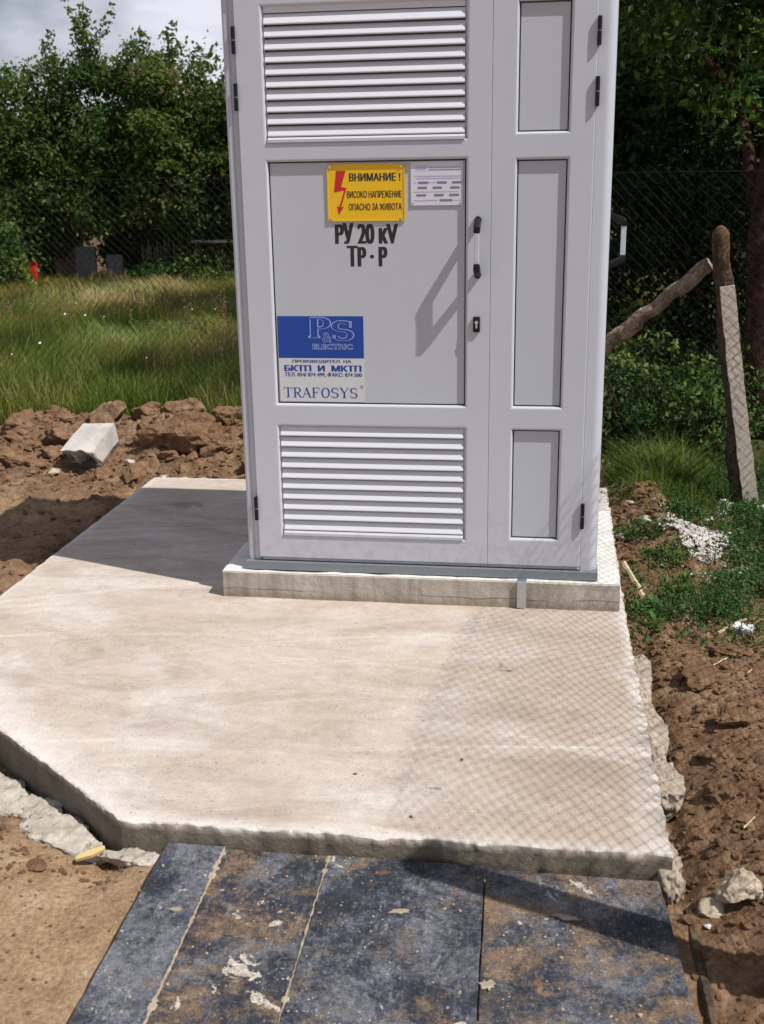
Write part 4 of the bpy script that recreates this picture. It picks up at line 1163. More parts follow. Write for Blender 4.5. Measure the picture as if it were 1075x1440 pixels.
# packing timber along the right edge of the boards
tl = MB(); tl.tube([(0.765, -1.62, -.078), (0.775, -1.9, -.078), (0.80, -2.7, -.08)], 0.011, 7)
tag(tl.build('wooden_batten', M_POST), 'thin muddy batten along the right edge of the boards', 'batten')

# ------------------------------------------------------------------ concrete block on the bank
blk = empty('concrete_block', (-2.135, 2.17, -0.020), 'broken pale concrete block lying tilted on the earth bank', 'concrete block', rot=(math.radians(16), math.radians(-3), math.radians(-4)))
bm = rough_box(-.102, .096, -.19, .14, .0, .120, 0.02, 0.003, 8)
for v in bm.verts:                                    # snapped, undercut near end
    if v.co.y < -.12:
        t_ = (-.12 - v.co.y) / .07
        v.co.y += t_ * (.125 - v.co.z) * 0.85 * (1 + .5 * math.sin(v.co.x * 60)) + 0.006 * math.sin(v.co.x * 90 + v.co.z * 50)
        if v.co.x > .03 and v.co.z > .09: v.co.z -= t_ * .022 * (v.co.x - .03) / .078
me = bpy.data.meshes.new('block_body'); bm.to_mesh(me); bm.free(); me.materials.append(M_BLOCK); link('block_body', me, blk)
bm = rough_box(-.098, .088, -.178, .12, -.115, .004, 0.02, 0.009, 18)
for v in bm.verts:
    v.co.y += .035 + (.004 - v.co.z) * .5
    if v.co.x > .05 and v.co.z < -.02: v.co.x -= (-.02 - v.co.z) * .35
me = bpy.data.meshes.new('block_underside'); bm.to_mesh(me); bm.free(); me.materials.append(M_BROKEN_SHADE); link('block_underside', me, blk)['label'] = 'broken lower half, its shade put into the dark colour'

# ------------------------------------------------------------------ gravel heap
r = np.random.default_rng(77); n = 900
a = r.uniform(0, 6.28, n); q = np.sqrt(r.random(n)) * (1 + .25 * np.sin(a * 3))
x = 1.075 + .15 * q * np.cos(a); y = 1.0 + .19 * q * np.sin(a)
z = ground_h(x, y) + 0.035 * np.clip(1 - q ** 2, 0, 1) + .004; s = r.uniform(.008, .026, n)
x2 = r.uniform(.9, 1.35, 160); y2 = r.uniform(.55, 1.45, 160)
x = np.r_[x, x2]; y = np.r_[y, y2]; z = np.r_[z, ground_h(x2, y2) + .006]; s = np.r_[s, r.uniform(.008, .022, 160)]
tag(link('gravel_heap', scatter_rocks('gravel_heap', zip(x, y, z), s, M_GRAVEL, 8, sub=1, sink=.2)), 'small heap of white crushed stone among the weeds', 'gravel', kind='stuff')

# ------------------------------------------------------------------ fence
FS = []
def chain_link(name, x0, y0, x1, y1, hts, parent, zb=-0.09, dx=0.0275, wr=0.00135, keep=None):
    """woven wire: zigzag wires twisted round their neighbours, running upward; hts(t) gives top height"""
    L = math.hypot(x1 - x0, y1 - y0); n = int(L / dx); ux, uy = (x1 - x0) / L, (y1 - y0) / L
    V, F = [], []; b = 0; dz = dx * 0.92
    for i in range(n):
        t_ = (i + .5) / n; top = hts(t_); m = int((top - zb) / dz)
        k = np.arange(m + 1); s_ = (i + ((k + i) % 2 - .5) * 1.10) * dx
        sag = 0.018 * np.sin(i * .11) + 0.01 * np.sin(i * .37 + k * .08)
        X_ = x0 + ux * s_ - uy * sag; Y_ = y0 + uy * s_ + ux * sag; Z_ = zb + k * dz + 0.012 * math.sin(i * .23)
        off = ((k + i) % 2 - .5) * wr * 1.6; X_ = X_ - uy * off; Y_ = Y_ + ux * off
        for a in range(3):
            an = 2.094 * a
            e_ = wr * 1.35 * math.sin(an)
            V.append(np.column_stack([X_ - uy * wr * math.cos(an) + ux * e_, Y_ + ux * wr * math.cos(an) + uy * e_, Z_]))
        c = np.arange(m)
        for a in range(3):
            p, q = b + a * (m + 1), b + ((a + 1) % 3) * (m + 1)
            F.append(np.column_stack([p + c, p + c + 1, q + c + 1, q + c]))
        b += 3 * (m + 1)
    me = mesh_np(name, np.concatenate(V), np.concatenate(F), M_WIRE)
    o = link(name, me, parent); o['kind'] = 'stuff'
    return o
# side fence from the corner post towards the photographer (just right of the picture); its shadow lies on the slab
P0 = (1.435, 1.60); P1 = (1.185, -1.935)
fr_ = empty('wire_fence', (P0[0], P0[1], -.1), 'chain link fence running from the leaning corner post along the right side', 'fence')
off = Vector((-P0[0], -P0[1], .1))
def F_local(o): o.location = off; return o
F_local(chain_link('wire_mesh', P0[0], P0[1], P1[0], P1[1], lambda t: 1.56 + .12 * t, fr_, wr=0.00112))
m = MB(); m.tube([(P0[0], P0[1], 1.50), ((P0[0]+P1[0])/2, (P0[1]+P1[1])/2, 1.55), (P1[0], P1[1], 1.62)], 0.0007, 5)
F_local(m.build('top_wire', M_WIRE, fr_))
m = MB(); pts = [(P1[0], P1[1], -.35 + .198 * k) for k in range(10)]
m.tube([(p[0] + .006 * math.sin(k), p[1], p[2]) for k, p in enumerate(pts)], [.058 - .001 * k for k in range(10)], 12)
F_local(m.build('end_post', M_POST, fr_, smooth=True))
# rear fence, from the corner post away behind the bank to the left
B1 = (-6.6, 6.15)
fb = empty('wire_fence', (P0[0], P0[1], -.1), 'chain link fence running left behind the earth bank in front of the field', 'fence')
LINE = [(P0[0] + .01, P0[1] - .025), (1.02, 1.585), (-1.25, 3.20), (-8.2, 4.45)]
for (xa, ya), (xb, yb_) in zip(LINE[:-1], LINE[1:]):
    o = chain_link('wire_mesh', xa, ya, xb, yb_, lambda t: 1.50 - .04 * math.sin(t * 3.14), fb, wr=0.0008 if xa > 0 else 0.0012, dx=0.029)
    o.location = off
m = MB(); m.tube([(x, y, 1.47) for x, y in LINE], 0.0014, 4)
m.build('top_wire', M_WIRE, fb).location = off
for x, y in ((-.1, 2.39), (-1.25, 3.21), (-5.6, 3.99), (-8.2, 4.46)):
    m = MB(); m.tube([(x, y + .04, -.3), (x, y + .04, 1.5)], .03, 8); m.build('post', M_POST, fb, smooth=True).location = off
# leaning corner post with a pale lath nailed on
pst = empty('corner_post', (1.39, 1.70, -.1), 'leaning old wooden fence post with orange lichen top and a pale board on it', 'fence post')
m = MB(); n = 14
n = 70; path = [(1.385 - .205 * k / n + .006 * math.sin(k * .26), 1.70, -.25 + 1.46 * k / n) for k in range(n + 1)]
m.tube(path, [.056 - .020 * k / n + .003 * math.sin(k * .42) for k in range(n + 1)], 22).roughen(.009, 16, 3)
pl_ = Vector((-1.39, -1.70, .1))
m.build('post_shaft', M_POST, pst, smooth=True).location = pl_
m = MB(); m.tube([(1.1985, 1.70, 1.05), (1.193, 1.70, 1.09), (1.188, 1.70, 1.13), (1.184, 1.70, 1.17), (1.181, 1.70, 1.195), (1.180, 1.70, 1.212), (1.183, 1.7, 1.222), (1.186, 1.7, 1.227)], [.0375, .0372, .0365, .035, .034, .030, .023, .010], 22).roughen(.010, 22, 5, .8)
m.build('lichen_cap', M_LICH, pst, smooth=True).location = pl_
# pale lath: from (1.19,.97) down to (1.41,-.09), width .07
m = MB(); n = 26; rr_ = random.Random(5); vs_ = []
for k in range(n + 1):
    t_ = k / n; cx_ = 1.215 + .165 * t_ + .025 * t_ * t_; z = .965 - 1.07 * t_; w_ = .031 + rr_.uniform(-.003, .003) + (.004 * t_)
    for dx_, dy_ in ((-w_, 0), (w_, 0), (w_, .022), (-w_, .022)): vs_.append((cx_ + dx_, 1.615 + dy_, z + dx_ * .15))
fs = [(k*4+j, k*4+(j+1) % 4, (k+1)*4+(j+1) % 4, (k+1)*4+j) for k in range(n) for j in range(4)] + [(0, 1, 2, 3), (n*4, n*4+1, n*4+2, n*4+3)]
m.add(vs_, fs); m.build('nailed_lath', M_LATH, pst).location = pl_
# brace log
br = MB(); A_ = Vector((1.148, 1.76, 1.052)); B_ = Vector((0.05, 2.22, .06)); n = 60
br.tube([A_ + (B_ - A_) * (k / n) + Vector((0, 0, .008 * math.sin(k * .9))) for k in range(n + 1)], [.033 + .0030 * math.sin(k * .4) + .010 * k / n for k in range(n + 1)], 20).roughen(.004, 34, 9, 1.0)
me = br.mesh('brace_log', M_BRACE, smooth=True)
tag(link('brace_log', me), 'half barked log leaning as a brace against the corner post', 'log')
# knot hole
bk = MB(); c0 = A_ + (B_ - A_) * .10

# ------------------------------------------------------------------ foliage generators
def leaves(C, size, seed, tint=None, up=0.5, aspect=0.55):
    """C (n,3) centres -> rhombic folded leaves"""
    r = np.random.default_rng(seed); n = len(C)
    d = r.normal(size=(n, 3)); d[:, 2] -= 0.35; d /= np.linalg.norm(d, axis=1)[:, None]
    nn = r.normal(size=(n, 3)); nn[:, 2] = np.abs(nn[:, 2]) + up; nn -= (nn * d).sum(1)[:, None] * d; nn /= np.linalg.norm(nn, axis=1)[:, None]
    s = np.cross(d, nn); L = (size * r.uniform(.6, 1.25, n))[:, None]; w = L * aspect / 2
    a = C - d * L / 2; b = C + d * L / 2; l_ = C + s * w - nn * L * .10 ; r_ = C - s * w - nn * L * .10
    V = np.stack([a, r_, b, l_], 1).reshape(-1, 3)
    i = np.arange(n) * 4
    F = np.concatenate([np.column_stack([i, i + 1, i + 2]), np.column_stack([i, i + 2, i + 3])])
    t = r.random(n) if tint is None else np.clip(tint + r.normal(0, .16, n), 0, 1)
    return V, F, np.repeat(t, 4)

def clump_cloud(clumps, per, seed):
    """clumps: (x,y,z,r,t)"""
    r = np.random.default_rng(seed); out, tt = [], []
    for (x, y, z, rad, t) in clumps:
        n = max(3, int(per * (rad / .25) ** 2)); p = r.normal(size=(n, 3)) * rad * .52 * np.array([1, 1, .72])
        out.append(p + np.array([x, y, z])); tt.append(np.full(n, t))
    return np.concatenate(out), np.concatenate(tt)

def crown(name, C, R, seed, nclump, rad, per, lsize, mat, parent=None, shoots=(), tmean=.45, zmin=None, extra=()):
    r = np.random.default_rng(seed); cl = []
    for _ in range(nclump):
        d = r.normal(size=3); d /= np.linalg.norm(d); q = r.random() ** .45
        bump_ = 1 + .30 * float(vnoise(np.array([d[0] * 2.1 + seed]), np.array([d[1] * 2.1]), np.array([d[2] * 2.1]), seed)[0])
        p = np.array(C) + d * np.array(R) * q * bump_
        if zmin is not None and p[2] < zmin: p[2] = zmin + abs(r.normal(0, .2))
        cl.append((p[0], p[1], p[2], rad * r.uniform(.6, 1.35), np.clip(tmean + r.normal(0, .2), 0, 1)))
    for (x, y, z0, z1, lean, rr0) in shoots:
        k = int((z1 - z0) / .10) + 1
        for i in range(k):
            t_ = i / max(1, k - 1); cl.append((x + lean * t_ + r.normal(0, .03), y + r.normal(0, .05), z0 + (z1 - z0) * t_, rr0 * (1 - .6 * t_), np.clip(tmean + .1 + r.normal(0, .12), 0, 1)))
    cl += list(extra)
    P_, T_ = clump_cloud(cl, per, seed + 1)
    V, F, tt = leaves(P_, lsize, seed + 2, T_)
    o = link(name, mesh_np(name, V, F, mat, False, {'tint': tt}), parent)
    return o, cl

def tree(name, base, h, C, R, seed, nclump, rad, per, lsize, mat, bark, label, cat='tree', group=None, shoots=(), tmean=.45, trunk_r=.09, zmin=None, stems=1, extra=()):
    root = empty(name, base, label, cat, group)
    off_ = tuple(-c for c in base)
    cr, cl = crown('crown', C, R, seed, nclump, rad, per, lsize, mat, root, shoots, tmean, zmin, extra)
    cr.location = off_
    m = MB(); r = random.Random(seed)
    for s_ in range(stems):
        b0 = Vector(base) + Vector((r.uniform(-.12, .12) * (stems > 1), r.uniform(-.1, .1) * (stems > 1), -.05))
        tip = Vector(C) + Vector((r.uniform(-.3, .3) * R[0], r.uniform(-.3, .3) * R[1], R[2] * .35))
        pts = [b0.lerp(tip, k / 7) + Vector((r.uniform(-.06, .06), r.uniform(-.05, .05), 0)) * (k > 0) for k in range(8)]
        m.tube(pts, [trunk_r * (1 - .105 * k) for k in range(8)], 9)
        for q in range(9):
            c = cl[r.randrange(min(len(cl), nclump))]; k = r.randint(2, 6); e = Vector(c[:3]); st = pts[k]
            mid = st.lerp(e, .5) + Vector((0, 0, .12))
            m.tube([st, st.lerp(mid, .5) + Vector((0, 0, .03)), mid, e], [trunk_r * .42, trunk_r * .33, trunk_r * .22, trunk_r * .07], 6)
    m.build('trunk', bark, root, smooth=True).location = off_
    return root

# plum trees beyond the field, left
G = 'trees beyond the field'
tree('plum_tree', (-7.0, 12.6, -.1), 3.3, (-7.15, 12.6, 1.45), (0.95, .9, 1.45), 21, 165, .25, 150, .085, LEAF_PLUM, M_BARK, 'dark green plum tree at far left with one upright side shoot', group=G,
     shoots=[(-6.66, 12.4, 2.75, 3.35, .03, .20), (-7.0, 12.4, 2.6, 2.9, 0, .25)], stems=2)
tree('plum_tree', (-5.75, 12.9, -.1), 3.7, (-5.95, 12.9, 1.75), (1.05, .9, 1.4), 22, 200, .25, 150, .085, LEAF_PLUM, M_BARK, 'tallest plum tree with a long shoot reaching the top of the picture', group=G,
     shoots=[(-6.15, 12.7, 2.8, 3.75, -.12, .24), (-6.2, 12.7, 3.45, 3.85, -.30, .12), (-6.05, 12.7, 3.3, 3.75, .33, .12), (-5.6, 12.6, 2.7, 3.25, .05, .3)], stems=2, tmean=.4)
tree('plum_tree', (-4.75, 12.6, -.1), 3.4, (-4.85, 12.6, 1.65), (1.0, .9, 1.45), 23, 200, .25, 150, .085, LEAF_PLUM, M_BARK, 'plum tree right of the tallest one, with brownish young leaves', group=G,
     shoots=[(-5.25, 12.4, 2.7, 3.35, -.05, .24), (-4.95, 12.4, 2.8, 3.45, .1, .2), (-4.6, 12.4, 2.4, 2.9, .1, .3)], stems=2, tmean=.56)
tree('plum_tree', (-3.75, 12.5, -.1), 3.0, (-3.85, 12.5, 1.5), (0.9, .85, 1.2), 24, 160, .24, 150, .085, LEAF_PLUM, M_BARK, 'plum tree half hidden by the left edge of the cabinet', group=G,
     shoots=[(-4.15, 12.3, 2.3, 2.85, -.02, .17), (-3.85, 12.3, 2.4, 2.95, .05, .16)], stems=1, tmean=.5)
tree('round_bush', (-7.45, 11.4, -.1), 1.3, (-7.45, 11.4, .42), (.62, .5, .6), 25, 60, .2, 150, .08, LEAF_SHRUB, M_BARK, 'light green bush at the left edge under the plum trees', 'bush', tmean=.75, trunk_r=.03)
tree('round_bush', (-4.9, 12.0, -.1), .7, (-4.75, 12.0, .12), (.75, .35, .30), 26, 60, .16, 150, .07, LEAF_SHRUB, M_BARK, 'low green bush in front of the stick fence', 'bush', tmean=.5, trunk_r=.02)
# hedge behind them, one dark mass
hc = []
r = np.random.default_rng(3)
for _ in range(520):
    x = r.uniform(-13, 9); y = r.uniform(15.2, 17.5); z = r.uniform(0.0, 2.3 + .5 * math.sin(x * 1.1)); hc.append((x, y, z, r.uniform(.35, .6), r.uniform(.1, .6)))
P_, T_ = clump_cloud(hc, 24, 5); V, F, tt = leaves(P_, .17, 6, T_)
tag(link('far_hedge', mesh_np('far_hedge', V, F, LEAF_DARK, False, {'tint': tt})), 'dark overgrown hedge closing off the far side of the field', 'hedge', kind='stuff')

# small things at the far side, left
pf = empty('stick_fence', (-5.15, 12.45, -.1), 'low fence of thin grey sticks under the plum trees', 'fence')
r = random.Random(8)
for k in range(17):
    x = -.36 + k * .045; h_ = .50 + r.uniform(-.05, .12)
    m = MB().tube([(x + r.uniform(-.02, .02), 0, 0.0), (x + r.uniform(-.02, .02), r.uniform(-.02, .02), h_ + .12)], .011, 5)
    m.build('stick', M_PICKET, pf)
MB().tube([(-.4, .03, .42), (.42, .03, .44)], .01, 5).build('rail', M_PICKET, pf)
for x, w_, h_, lab in ((-6.36, .30, .62, 'left grey concrete panel standing under the plum trees'), (-5.92, .24, .50, 'right grey concrete panel standing beside the stick fence')):
    o = MB().box(-w_/2, w_/2, -.03, .03, 0, h_).build('leaning_slab', M_CPAN, bevel=.006); o.location = (x, 12.35, -.12); o.rotation_euler = (math.radians(-4), 0, random.uniform(-.1, .1))
    tag(o, lab, 'panel', 'grey panels under the trees')
o = MB().box(-.55, .45, -.04, .04, -.018, .018).build('whitewashed_rail', M_LATH); o.location = (-4.15, 12.2, .57); tag(o, 'pale horizontal rail in front of the dark shed at the cabinet edge', 'rail')
for x in (-4.6, -3.8):
    o = MB().tube([(0, 0, 0), (0, 0, .66)], .03, 7).build('rail_post', M_PICKET); o.location = (x, 12.25, -.12); tag(o, 'short stake under the pale rail, %s' % ('left one' if x < -4 else 'right one'), 'stake')
# low hut with orange tiles
hut = empty('low_hut', (-8.1, 14.6, -.1), 'low brown hut with an orange tiled roof behind the plum trees', 'hut')
MB().box(-.9, .9, -.6, .6, 0, .85).build('wall', M_SHEDW, hut)
for row in range(5):
    for c in range(12):
        t_ = MB().box(-.07, .07, -.09, .09, -.008, .008); o = t_.build('roof_tile', M_TILE, hut)
        o.location = (-.88 + c * .16, -.68 + row * .155, .84 + row * .09 + .01); o.rotation_euler = (math.radians(30), 0, 0)
# red can
can = empty('red_canister', (-7.02, 12.0, .02), 'small bright red canister hanging in the dark shrubs at far left', 'canister')
MB().box(-.05, .05, -.035, .035, .0, .24).build('can_body', M_REDP, can, bevel=.012, smooth=True)
MB().tube([(-.01, 0, .24), (.0, 0, .285), (.05, 0, .285), (.06, 0, .235)], .012, 6).build('can_handle', M_REDP, can)
o = rock('red_rag', 77, (-6.86, 12.05, .05), (.10, .05, .05), M_REDP, sub=3, amp=.4); tag(o, 'scrap of red cloth right of the red canister', 'cloth')

# right-hand big trees, in front of which the fence stands
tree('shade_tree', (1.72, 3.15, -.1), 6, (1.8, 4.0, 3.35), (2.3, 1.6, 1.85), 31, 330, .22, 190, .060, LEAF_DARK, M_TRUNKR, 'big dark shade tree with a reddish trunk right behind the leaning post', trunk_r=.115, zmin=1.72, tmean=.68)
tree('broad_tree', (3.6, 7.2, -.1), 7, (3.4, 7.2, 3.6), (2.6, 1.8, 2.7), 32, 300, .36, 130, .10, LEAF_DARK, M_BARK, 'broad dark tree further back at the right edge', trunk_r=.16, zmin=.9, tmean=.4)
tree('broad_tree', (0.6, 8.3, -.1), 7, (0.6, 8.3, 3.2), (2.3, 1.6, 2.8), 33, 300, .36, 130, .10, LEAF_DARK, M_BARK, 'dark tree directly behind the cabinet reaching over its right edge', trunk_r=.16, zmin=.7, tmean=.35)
tree('broad_tree', (6.4, 4.6, -.1), 7, (6.2, 4.8, 3.3), (2.2, 2.0, 2.6), 34, 200, .40, 80, .12, LEAF_DARK, M_BARK, 'unseen dark tree added past the right edge to shade the growth there', trunk_r=.16, zmin=.5, tmean=.35)  # out of view, added to cast shade over the right side

# dense shrubs behind the rear fence, right
shr = [(0.72, 2.75, .20, .34, .34, 41, 'dark shrub against the right edge of the cabinet', .35), (1.02, 2.95, .22, .36, .36, 42, 'tall green shrub under the brace log', .5),
       (1.33, 2.65, .14, .28, .28, 43, 'grassy green shrub at the foot of the leaning post', .6), (0.55, 3.4, .25, .45, .40, 44, 'shrub half behind the cabinet under the trees', .35),
       (1.6, 3.9, .10, .4, .25, 45, 'deep green shrub behind the reddish trunk', .3), (1.0, 4.4, .15, .8, .35, 46, 'wide shaded shrub beneath the big dark tree', .1)]
for (x, y, z, rx, rz, sd, lab, tm) in shr:
    tree('leafy_shrub', (x, y, -.1), 1, (x, y, z - .05), (rx, .34, rz), sd, 48, .12, 190, .042, LEAF_SHRUB, M_BARK, lab, 'shrub', 'shrubs behind the rear fence', tmean=tm, trunk_r=.02, stems=2,
         extra=[(x + dx_, y - .2, z + rz * h_, .09, .98) for dx_, h_ in ((-.2, .75), (-.05, .95), (.1, .85), (.22, .6))] if sd in (41, 42) else ())

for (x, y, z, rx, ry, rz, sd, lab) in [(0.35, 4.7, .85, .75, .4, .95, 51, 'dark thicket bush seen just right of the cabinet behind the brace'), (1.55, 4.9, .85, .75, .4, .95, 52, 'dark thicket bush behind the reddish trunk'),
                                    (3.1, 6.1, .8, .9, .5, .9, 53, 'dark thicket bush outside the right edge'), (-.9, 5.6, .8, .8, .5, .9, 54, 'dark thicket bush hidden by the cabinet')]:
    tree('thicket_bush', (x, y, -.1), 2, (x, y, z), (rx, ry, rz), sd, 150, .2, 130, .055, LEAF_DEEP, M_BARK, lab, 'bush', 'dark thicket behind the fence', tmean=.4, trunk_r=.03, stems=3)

# rusty bar with a white cord at the trunk
o = MB().tube([(1.62, 2.98, 1.36), (1.78, 2.96, 1.47), (2.3, 2.9, 1.48)], .016, 8).build('rusty_bar', M_RUST); tag(o, 'rusty iron bar fixed across the reddish tree trunk with a white cord', 'iron bar'); rb_ = o
o = MB().tube([(1.585, 2.94, 1.18), (1.62, 2.93, 1.20), (1.66, 2.93, 1.235)], .006, 5).build('cord', M_WHITEP, rb_); pass

# ------------------------------------------------------------------ grass
def blades(x, y, z, h, w, tint, seed, lean=.35):
    r = np.random.default_rng(seed); n = len(x); a = r.uniform(0, 6.283, n); b = r.uniform(0, 6.283, n)
    px, py = np.cos(a), np.sin(a); lx, ly = np.cos(b) * lean * h * r.uniform(.2, 1.3, n), np.sin(b) * lean * h * r.uniform(.2, 1.3, n)
    rows = []
    for t_, ww in ((0, 1.0), (.4, .85), (.78, .5)):
        cx, cy, cz = x + lx * t_ ** 2, y + ly * t_ ** 2, z + h * (t_ - .12 * t_ ** 2)
        rows.append(np.column_stack([cx - px * w * ww / 2, cy - py * w * ww / 2, cz])); rows.append(np.column_stack([cx + px * w * ww / 2, cy + py * w * ww / 2, cz]))
    rows.append(np.column_stack([x + lx, y + ly, z + h * .88]))
    V = np.stack(rows, 1).reshape(-1, 3); i = np.arange(n) * 7
    F = np.concatenate([np.column_stack([i, i+1, i+3]), np.column_stack([i, i+3, i+2]), np.column_stack([i+2, i+3, i+5]), np.column_stack([i+2, i+5, i+4]), np.column_stack([i+4, i+5, i+6])])
    return V, F, np.repeat(tint, 7)
r = np.random.default_rng(101)
parts = []
def field(n, x0, x1, y0, y1, hmin, hmax, w, seed):
    r = np.random.default_rng(seed); x = r.uniform(x0, x1, n); y = r.uniform(y0, y1, n)
    patch = fbm(x * .9, y * .9, seed=44); p2 = fbm(x * 3, y * 3, seed=45)
    h = r.uniform(hmin, hmax, n) * (1 + .35 * p2)
    dry = .48 + .28 * patch + .10 * p2 + .30 * sstep(6.5, 9.5, y) - .12 * sstep(4.6, 3.4, y)
    tint = np.clip(dry + r.normal(0, .17, n), 0, 1)
    keepm = (y > 3.02 + .12 * np.sin(x * 5)) 
    x, y, h, tint = x[keepm], y[keepm], h[keepm], tint[keepm]
    return blades(x, y, ground_h(x, y) - .01, h, w * r.uniform(.7, 1.3, len(x)), tint, seed)
parts.append(field(26000, -4.4, -0.6, 3.0, 5.0, .08, .32, .0075, 1))
parts.append(field(24000, -6.2, -1.6, 5.0, 8.0, .12, .32, .011, 2))
parts.append(field(22000, -8.6, -2.8, 8.0, 12.6, .12, .30, .017, 3))
parts.append(field(9000, -0.6, 4.5, 3.0, 8.0, .12, .3, .013, 4))
parts.append(field(9000, -2.8, 6.0, 8.0, 13.0, .1, .28, .02, 5))
parts.append(field(9000, -14, -8, 3.0, 15.0, .12, .3, .025, 6))
def merge(parts):
    V, F, T, b = [], [], [], 0
    for v, f, t_ in parts: V.append(v); F.append(f + b); T.append(t_); b += len(v)
    return np.concatenate(V), np.concatenate(F), np.concatenate(T)
V, F, T_ = merge(parts)
tag(link('field_grass', mesh_np('field_grass', V, F, GRASS_M, False, {'tint': T_})), 'unmown green and yellowing meadow grass beyond the earth bank', 'grass', kind='stuff')
# seed heads
r = np.random.default_rng(12)
n = 260; x = np.r_[r.uniform(-2.7, -1.6, 120), r.uniform(-5, -2, 140)]; y = np.r_[r.uniform(3.9, 5.6, 120), r.uniform(5, 9, 140)]
h = r.uniform(.34, .52, n); cl = np.column_stack([np.repeat(x, 14), np.repeat(y, 14), np.repeat(ground_h(x, y) + h, 14)]) + r.normal(size=(n * 14, 3)) * np.array([.008, .008, .035])
V, F, tt = leaves(cl, .022, 3, None, 0, .4)
s_ = blades(x, y, ground_h(x, y), h * 1.1, np.full(n, .004), np.full(n, .6), 9, .05)
V, F, tt = merge([(V, F, tt), s_])
tag(link('seed_heads', mesh_np('seed_heads', V, F, M_PLUME, False, {'tint': tt})), 'pinkish brown seed heads standing above the meadow grass', 'grass', kind='stuff')
# white meadow flowers
n = 12; x = r.uniform(-4.5, -1.6, n); y = r.uniform(3.6, 8, n); m = MB()
for k in range(n):
    z = gz(x[k], y[k]) + r.uniform(.25, .36); c = Vector((x[k], y[k], z)); R_ = r.uniform(.006, .013)
    m.add([c + Vector((math.cos(a) * R_, math.sin(a) * R_ * .8 , math.sin(a) * R_ * .6)) for a in [j * 1.047 for j in range(6)]] + [c + Vector((0, -.004, .006))], [(j, (j + 1) % 6, 6) for j in range(6)])
tag(m.build('meadow_flowers', M_PETAL), 'scattered tiny white flowers in the meadow grass', 'flowers', kind='stuff')
# tuft grass at right, between shrubs and gravel
parts = []
n = 5200; r = np.random.default_rng(14)
x = r.normal(1.02, .16, n); y = r.normal(2.02, .26, n); h = r.uniform(.03, .21, n) * (1 + .5 * fbm(x * 9, y * 9, seed=4)) * np.exp(-((x - 1.02) / .4) ** 2)
parts.append(blades(x, y, ground_h(x, y) - .01, h, r.uniform(.003, .006, n), np.clip(.26 + .3 * fbm(x * 6, y * 6, seed=14) + r.normal(0, .2, n), 0, 1), 21, 1.1))
n = 3800; x = r.uniform(.85, 1.9, n); y = r.uniform(.0, 2.6, n); k = (fbm(x * 5, y * 5, seed=77) > -.05) & (((x - 1.075) / .15) ** 2 + ((y - 1.0) / .19) ** 2 > 1)
x, y = x[k], y[k]; parts.append(blades(x, y, ground_h(x, y) - .005, r.uniform(.03, .12, len(x)), r.uniform(.003, .006, len(x)), np.clip(.3 + r.normal(0, .2, len(x)), 0, 1), 22, .8))
V, F, T_ = merge(parts)
tag(link('tuft_grass', mesh_np('tuft_grass', V, F, GRASS_M, False, {'tint': T_})), 'drooping tuft of half dry grass behind the gravel heap', 'grass', kind='stuff')
# low weeds right of the slab
r = np.random.default_rng(18); cl = []
for _ in range(1900):
    x = r.uniform(.74, 1.85); y = r.uniform(-.15, 2.3)
    if ((x - 1.075) / .15) ** 2 + ((y - 1.0) / .19) ** 2 < 1 and r.random() < .95: continue
    if y < .05 + .3 * (x - .74) and r.random() < .85: continue
    if x < .98 and 1.0 < y < 2.0 and r.random() < .85: continue
    if float(fbm(np.array([x * 4]), np.array([y * 4]), seed=66)[0]) < (-.6 if x < 1.0 else -.32): continue
    cl.append((x, y, gz(x, y) + r.uniform(.01, .05), r.uniform(.035, .075), r.uniform(.3, .8)))
P_, T_ = clump_cloud(cl, 620, 5); V, F, tt = leaves(P_, .021, 6, T_, 1.2, .5)
tag(link('low_weeds', mesh_np('low_weeds', V, F, LEAF_WEED, False, {'tint': tt})), 'low leafy green weeds on the soil right of the plinth', 'weeds', kind='stuff')
# a few distinct leafy weed plants with bigger leaves
for i, (x, y, s_, lab) in enumerate([(0.83, .20, .07, 'leafy weed at the plinth corner below the pale stick'), (0.98, .50, .06, 'bright green weed in front of the gravel heap'), (1.22, .62, .07, 'leafy weed right of the gravel heap nearer the camera'), (0.82, .02, .055, 'small weed touching the slab edge')]):
    rt = empty('weed_plant', (x, y, gz(x, y)), lab, 'weed')
    rr = np.random.default_rng(70 + i); m = MB()
    for k in range(16):
        a = rr.uniform(0, 6.28); el = rr.uniform(.3, 1.2); L = s_ * rr.uniform(.7, 1.3); st = Vector((0, 0, rr.uniform(0, s_ * .6)))
        d = Vector((math.cos(a) * math.cos(el), math.sin(a) * math.cos(el), math.sin(el))); sd = Vector((-math.sin(a), math.cos(a), 0)) * L * .17
        m.add([st, st + d * L * .5 + sd, st + d * L - Vector((0, 0, L * .25)), st + d * L * .5 - sd, st + d * L * .55 - Vector((0, 0, L * .05))], [(0, 1, 4), (0, 4, 3), (1, 2, 4), (4, 2, 3)])
    o = m.build('leaf_rosette', LEAF_WEED, rt)
    a_ = o.data.attributes.new('tint', 'FLOAT', 'POINT'); a_.data.foreach_set('value', np.full(len(o.data.vertices), .85, np.float32))

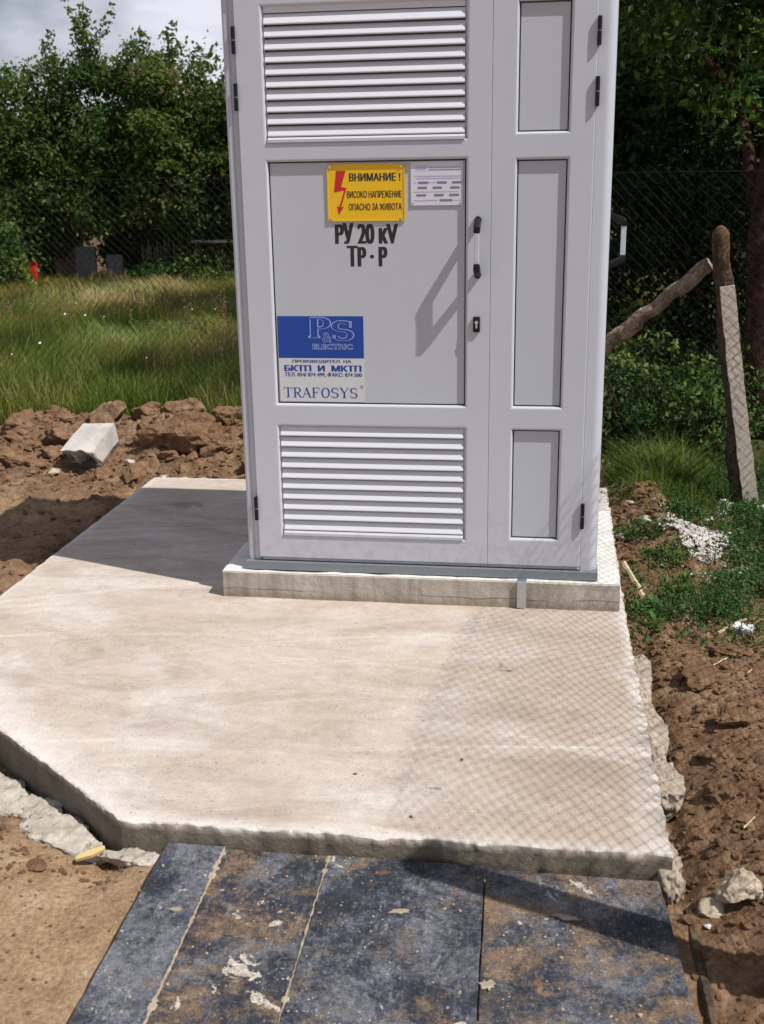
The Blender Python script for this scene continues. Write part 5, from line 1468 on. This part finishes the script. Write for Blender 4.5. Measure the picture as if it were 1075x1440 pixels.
# ------------------------------------------------------------------ litter
def stick(name, a, b, w, mat, lab, cat='stick', seed=1):
    r_ = random.Random(seed); A_, B_ = Vector(a), Vector(b); n = 7
    m = MB(); m.tube([A_.lerp(B_, k / n) + Vector((r_.uniform(-1, 1), r_.uniform(-1, 1), r_.uniform(-.5, .5))) * w * .25 * (0 < k < n) for k in range(n + 1)], [w * (.5 + .12 * math.sin(k * 2.2)) for k in range(n + 1)], 6)
    return tag(m.build(name, mat), lab, cat)
stick('split_stick', (0.735, .50, .0), (0.795, .245, -.045), .020, M_WOODP, 'pale split stick lying at the right edge of the plinth', seed=2)
stick('short_stick', (1.045, .055, gz(1.045, .055) + .012), (1.155, .16, gz(1.155, .16) + .014), .012, M_WOODP, 'short pale stick beside the crushed white carton', seed=3)
m = MB(); m.prism([(-.035, -.006), (-.030, .006), (.012, .012), (.038, .010), (.036, -.002), (.004, -.008)], 2, 0, .010)
o = m.build('wood_chip', M_WOODY, bevel=.001); o.location = (-.632, -1.585, -.072); o.rotation_euler = (.25, -.15, .45); tag(o, 'yellow wood chip lying below the front left slab corner', 'wood chip')
r_ = random.Random(4)
for k, (x, y, a, L) in enumerate([(.98, -.32, .8, .07), (1.07, -.42, 1.2, .06), (.86, -.12, 2.2, .05), (1.02, -1.2, .5, .06), (.93, -1.30, .9, .05)]):
    stick('dry_twig', (x, y, gz(x, y) + .010), (x + L * math.cos(a), y + L * math.sin(a), gz(x + L * math.cos(a), y + L * math.sin(a)) + .014), .004, M_WOODP,
          'dry twig on the dug soil, %s' % ['just under the weeds', 'second below the weeds', 'close to the slab below the weeds', 'right of the last lobe of spilled concrete', 'just above the pale rock'][k], 'twig', k)
# crushed carton
ct = empty('crushed_carton', (1.128, .055, gz(1.128, .055)), 'crushed white carton with dark print on the bare soil at the right', 'carton', rot=(.25, .1, -.35))
bm = rough_box(-.034, .034, -.022, .022, 0, .034, .008, .005, 31); me = bpy.data.meshes.new('carton_body'); bm.to_mesh(me); bm.free(); me.materials.append(M_WHITEP); link('carton_body', me, ct)
for z0, z1 in ((.008, .014), (.018, .023)): MB().box(-.022, .02, -.0285, -.0275, z0, z1).build('dark_print', M_GREYINK, ct)
# white plastic scrap and pale tile near the post
o = rock('plastic_bag', 91, (1.265, 1.62, gz(1.265, 1.62) + .03), (.09, .05, .10), M_WHITEP, (.2, .5, .3), sub=4, planes=14, amp=.6); tag(o, 'torn white plastic bag in the grass at the foot of the leaning post', 'bag')
o = MB().box(-.08, .08, -.05, .05, 0, .02).build('pale_tile', M_GRAVEL, bevel=.003); o.location = (1.475, 1.48, gz(1.475, 1.48) + .03); o.rotation_euler = (.3, 0, .1); tag(o, 'pale bluish flat tile in the grass right of the leaning post', 'tile')
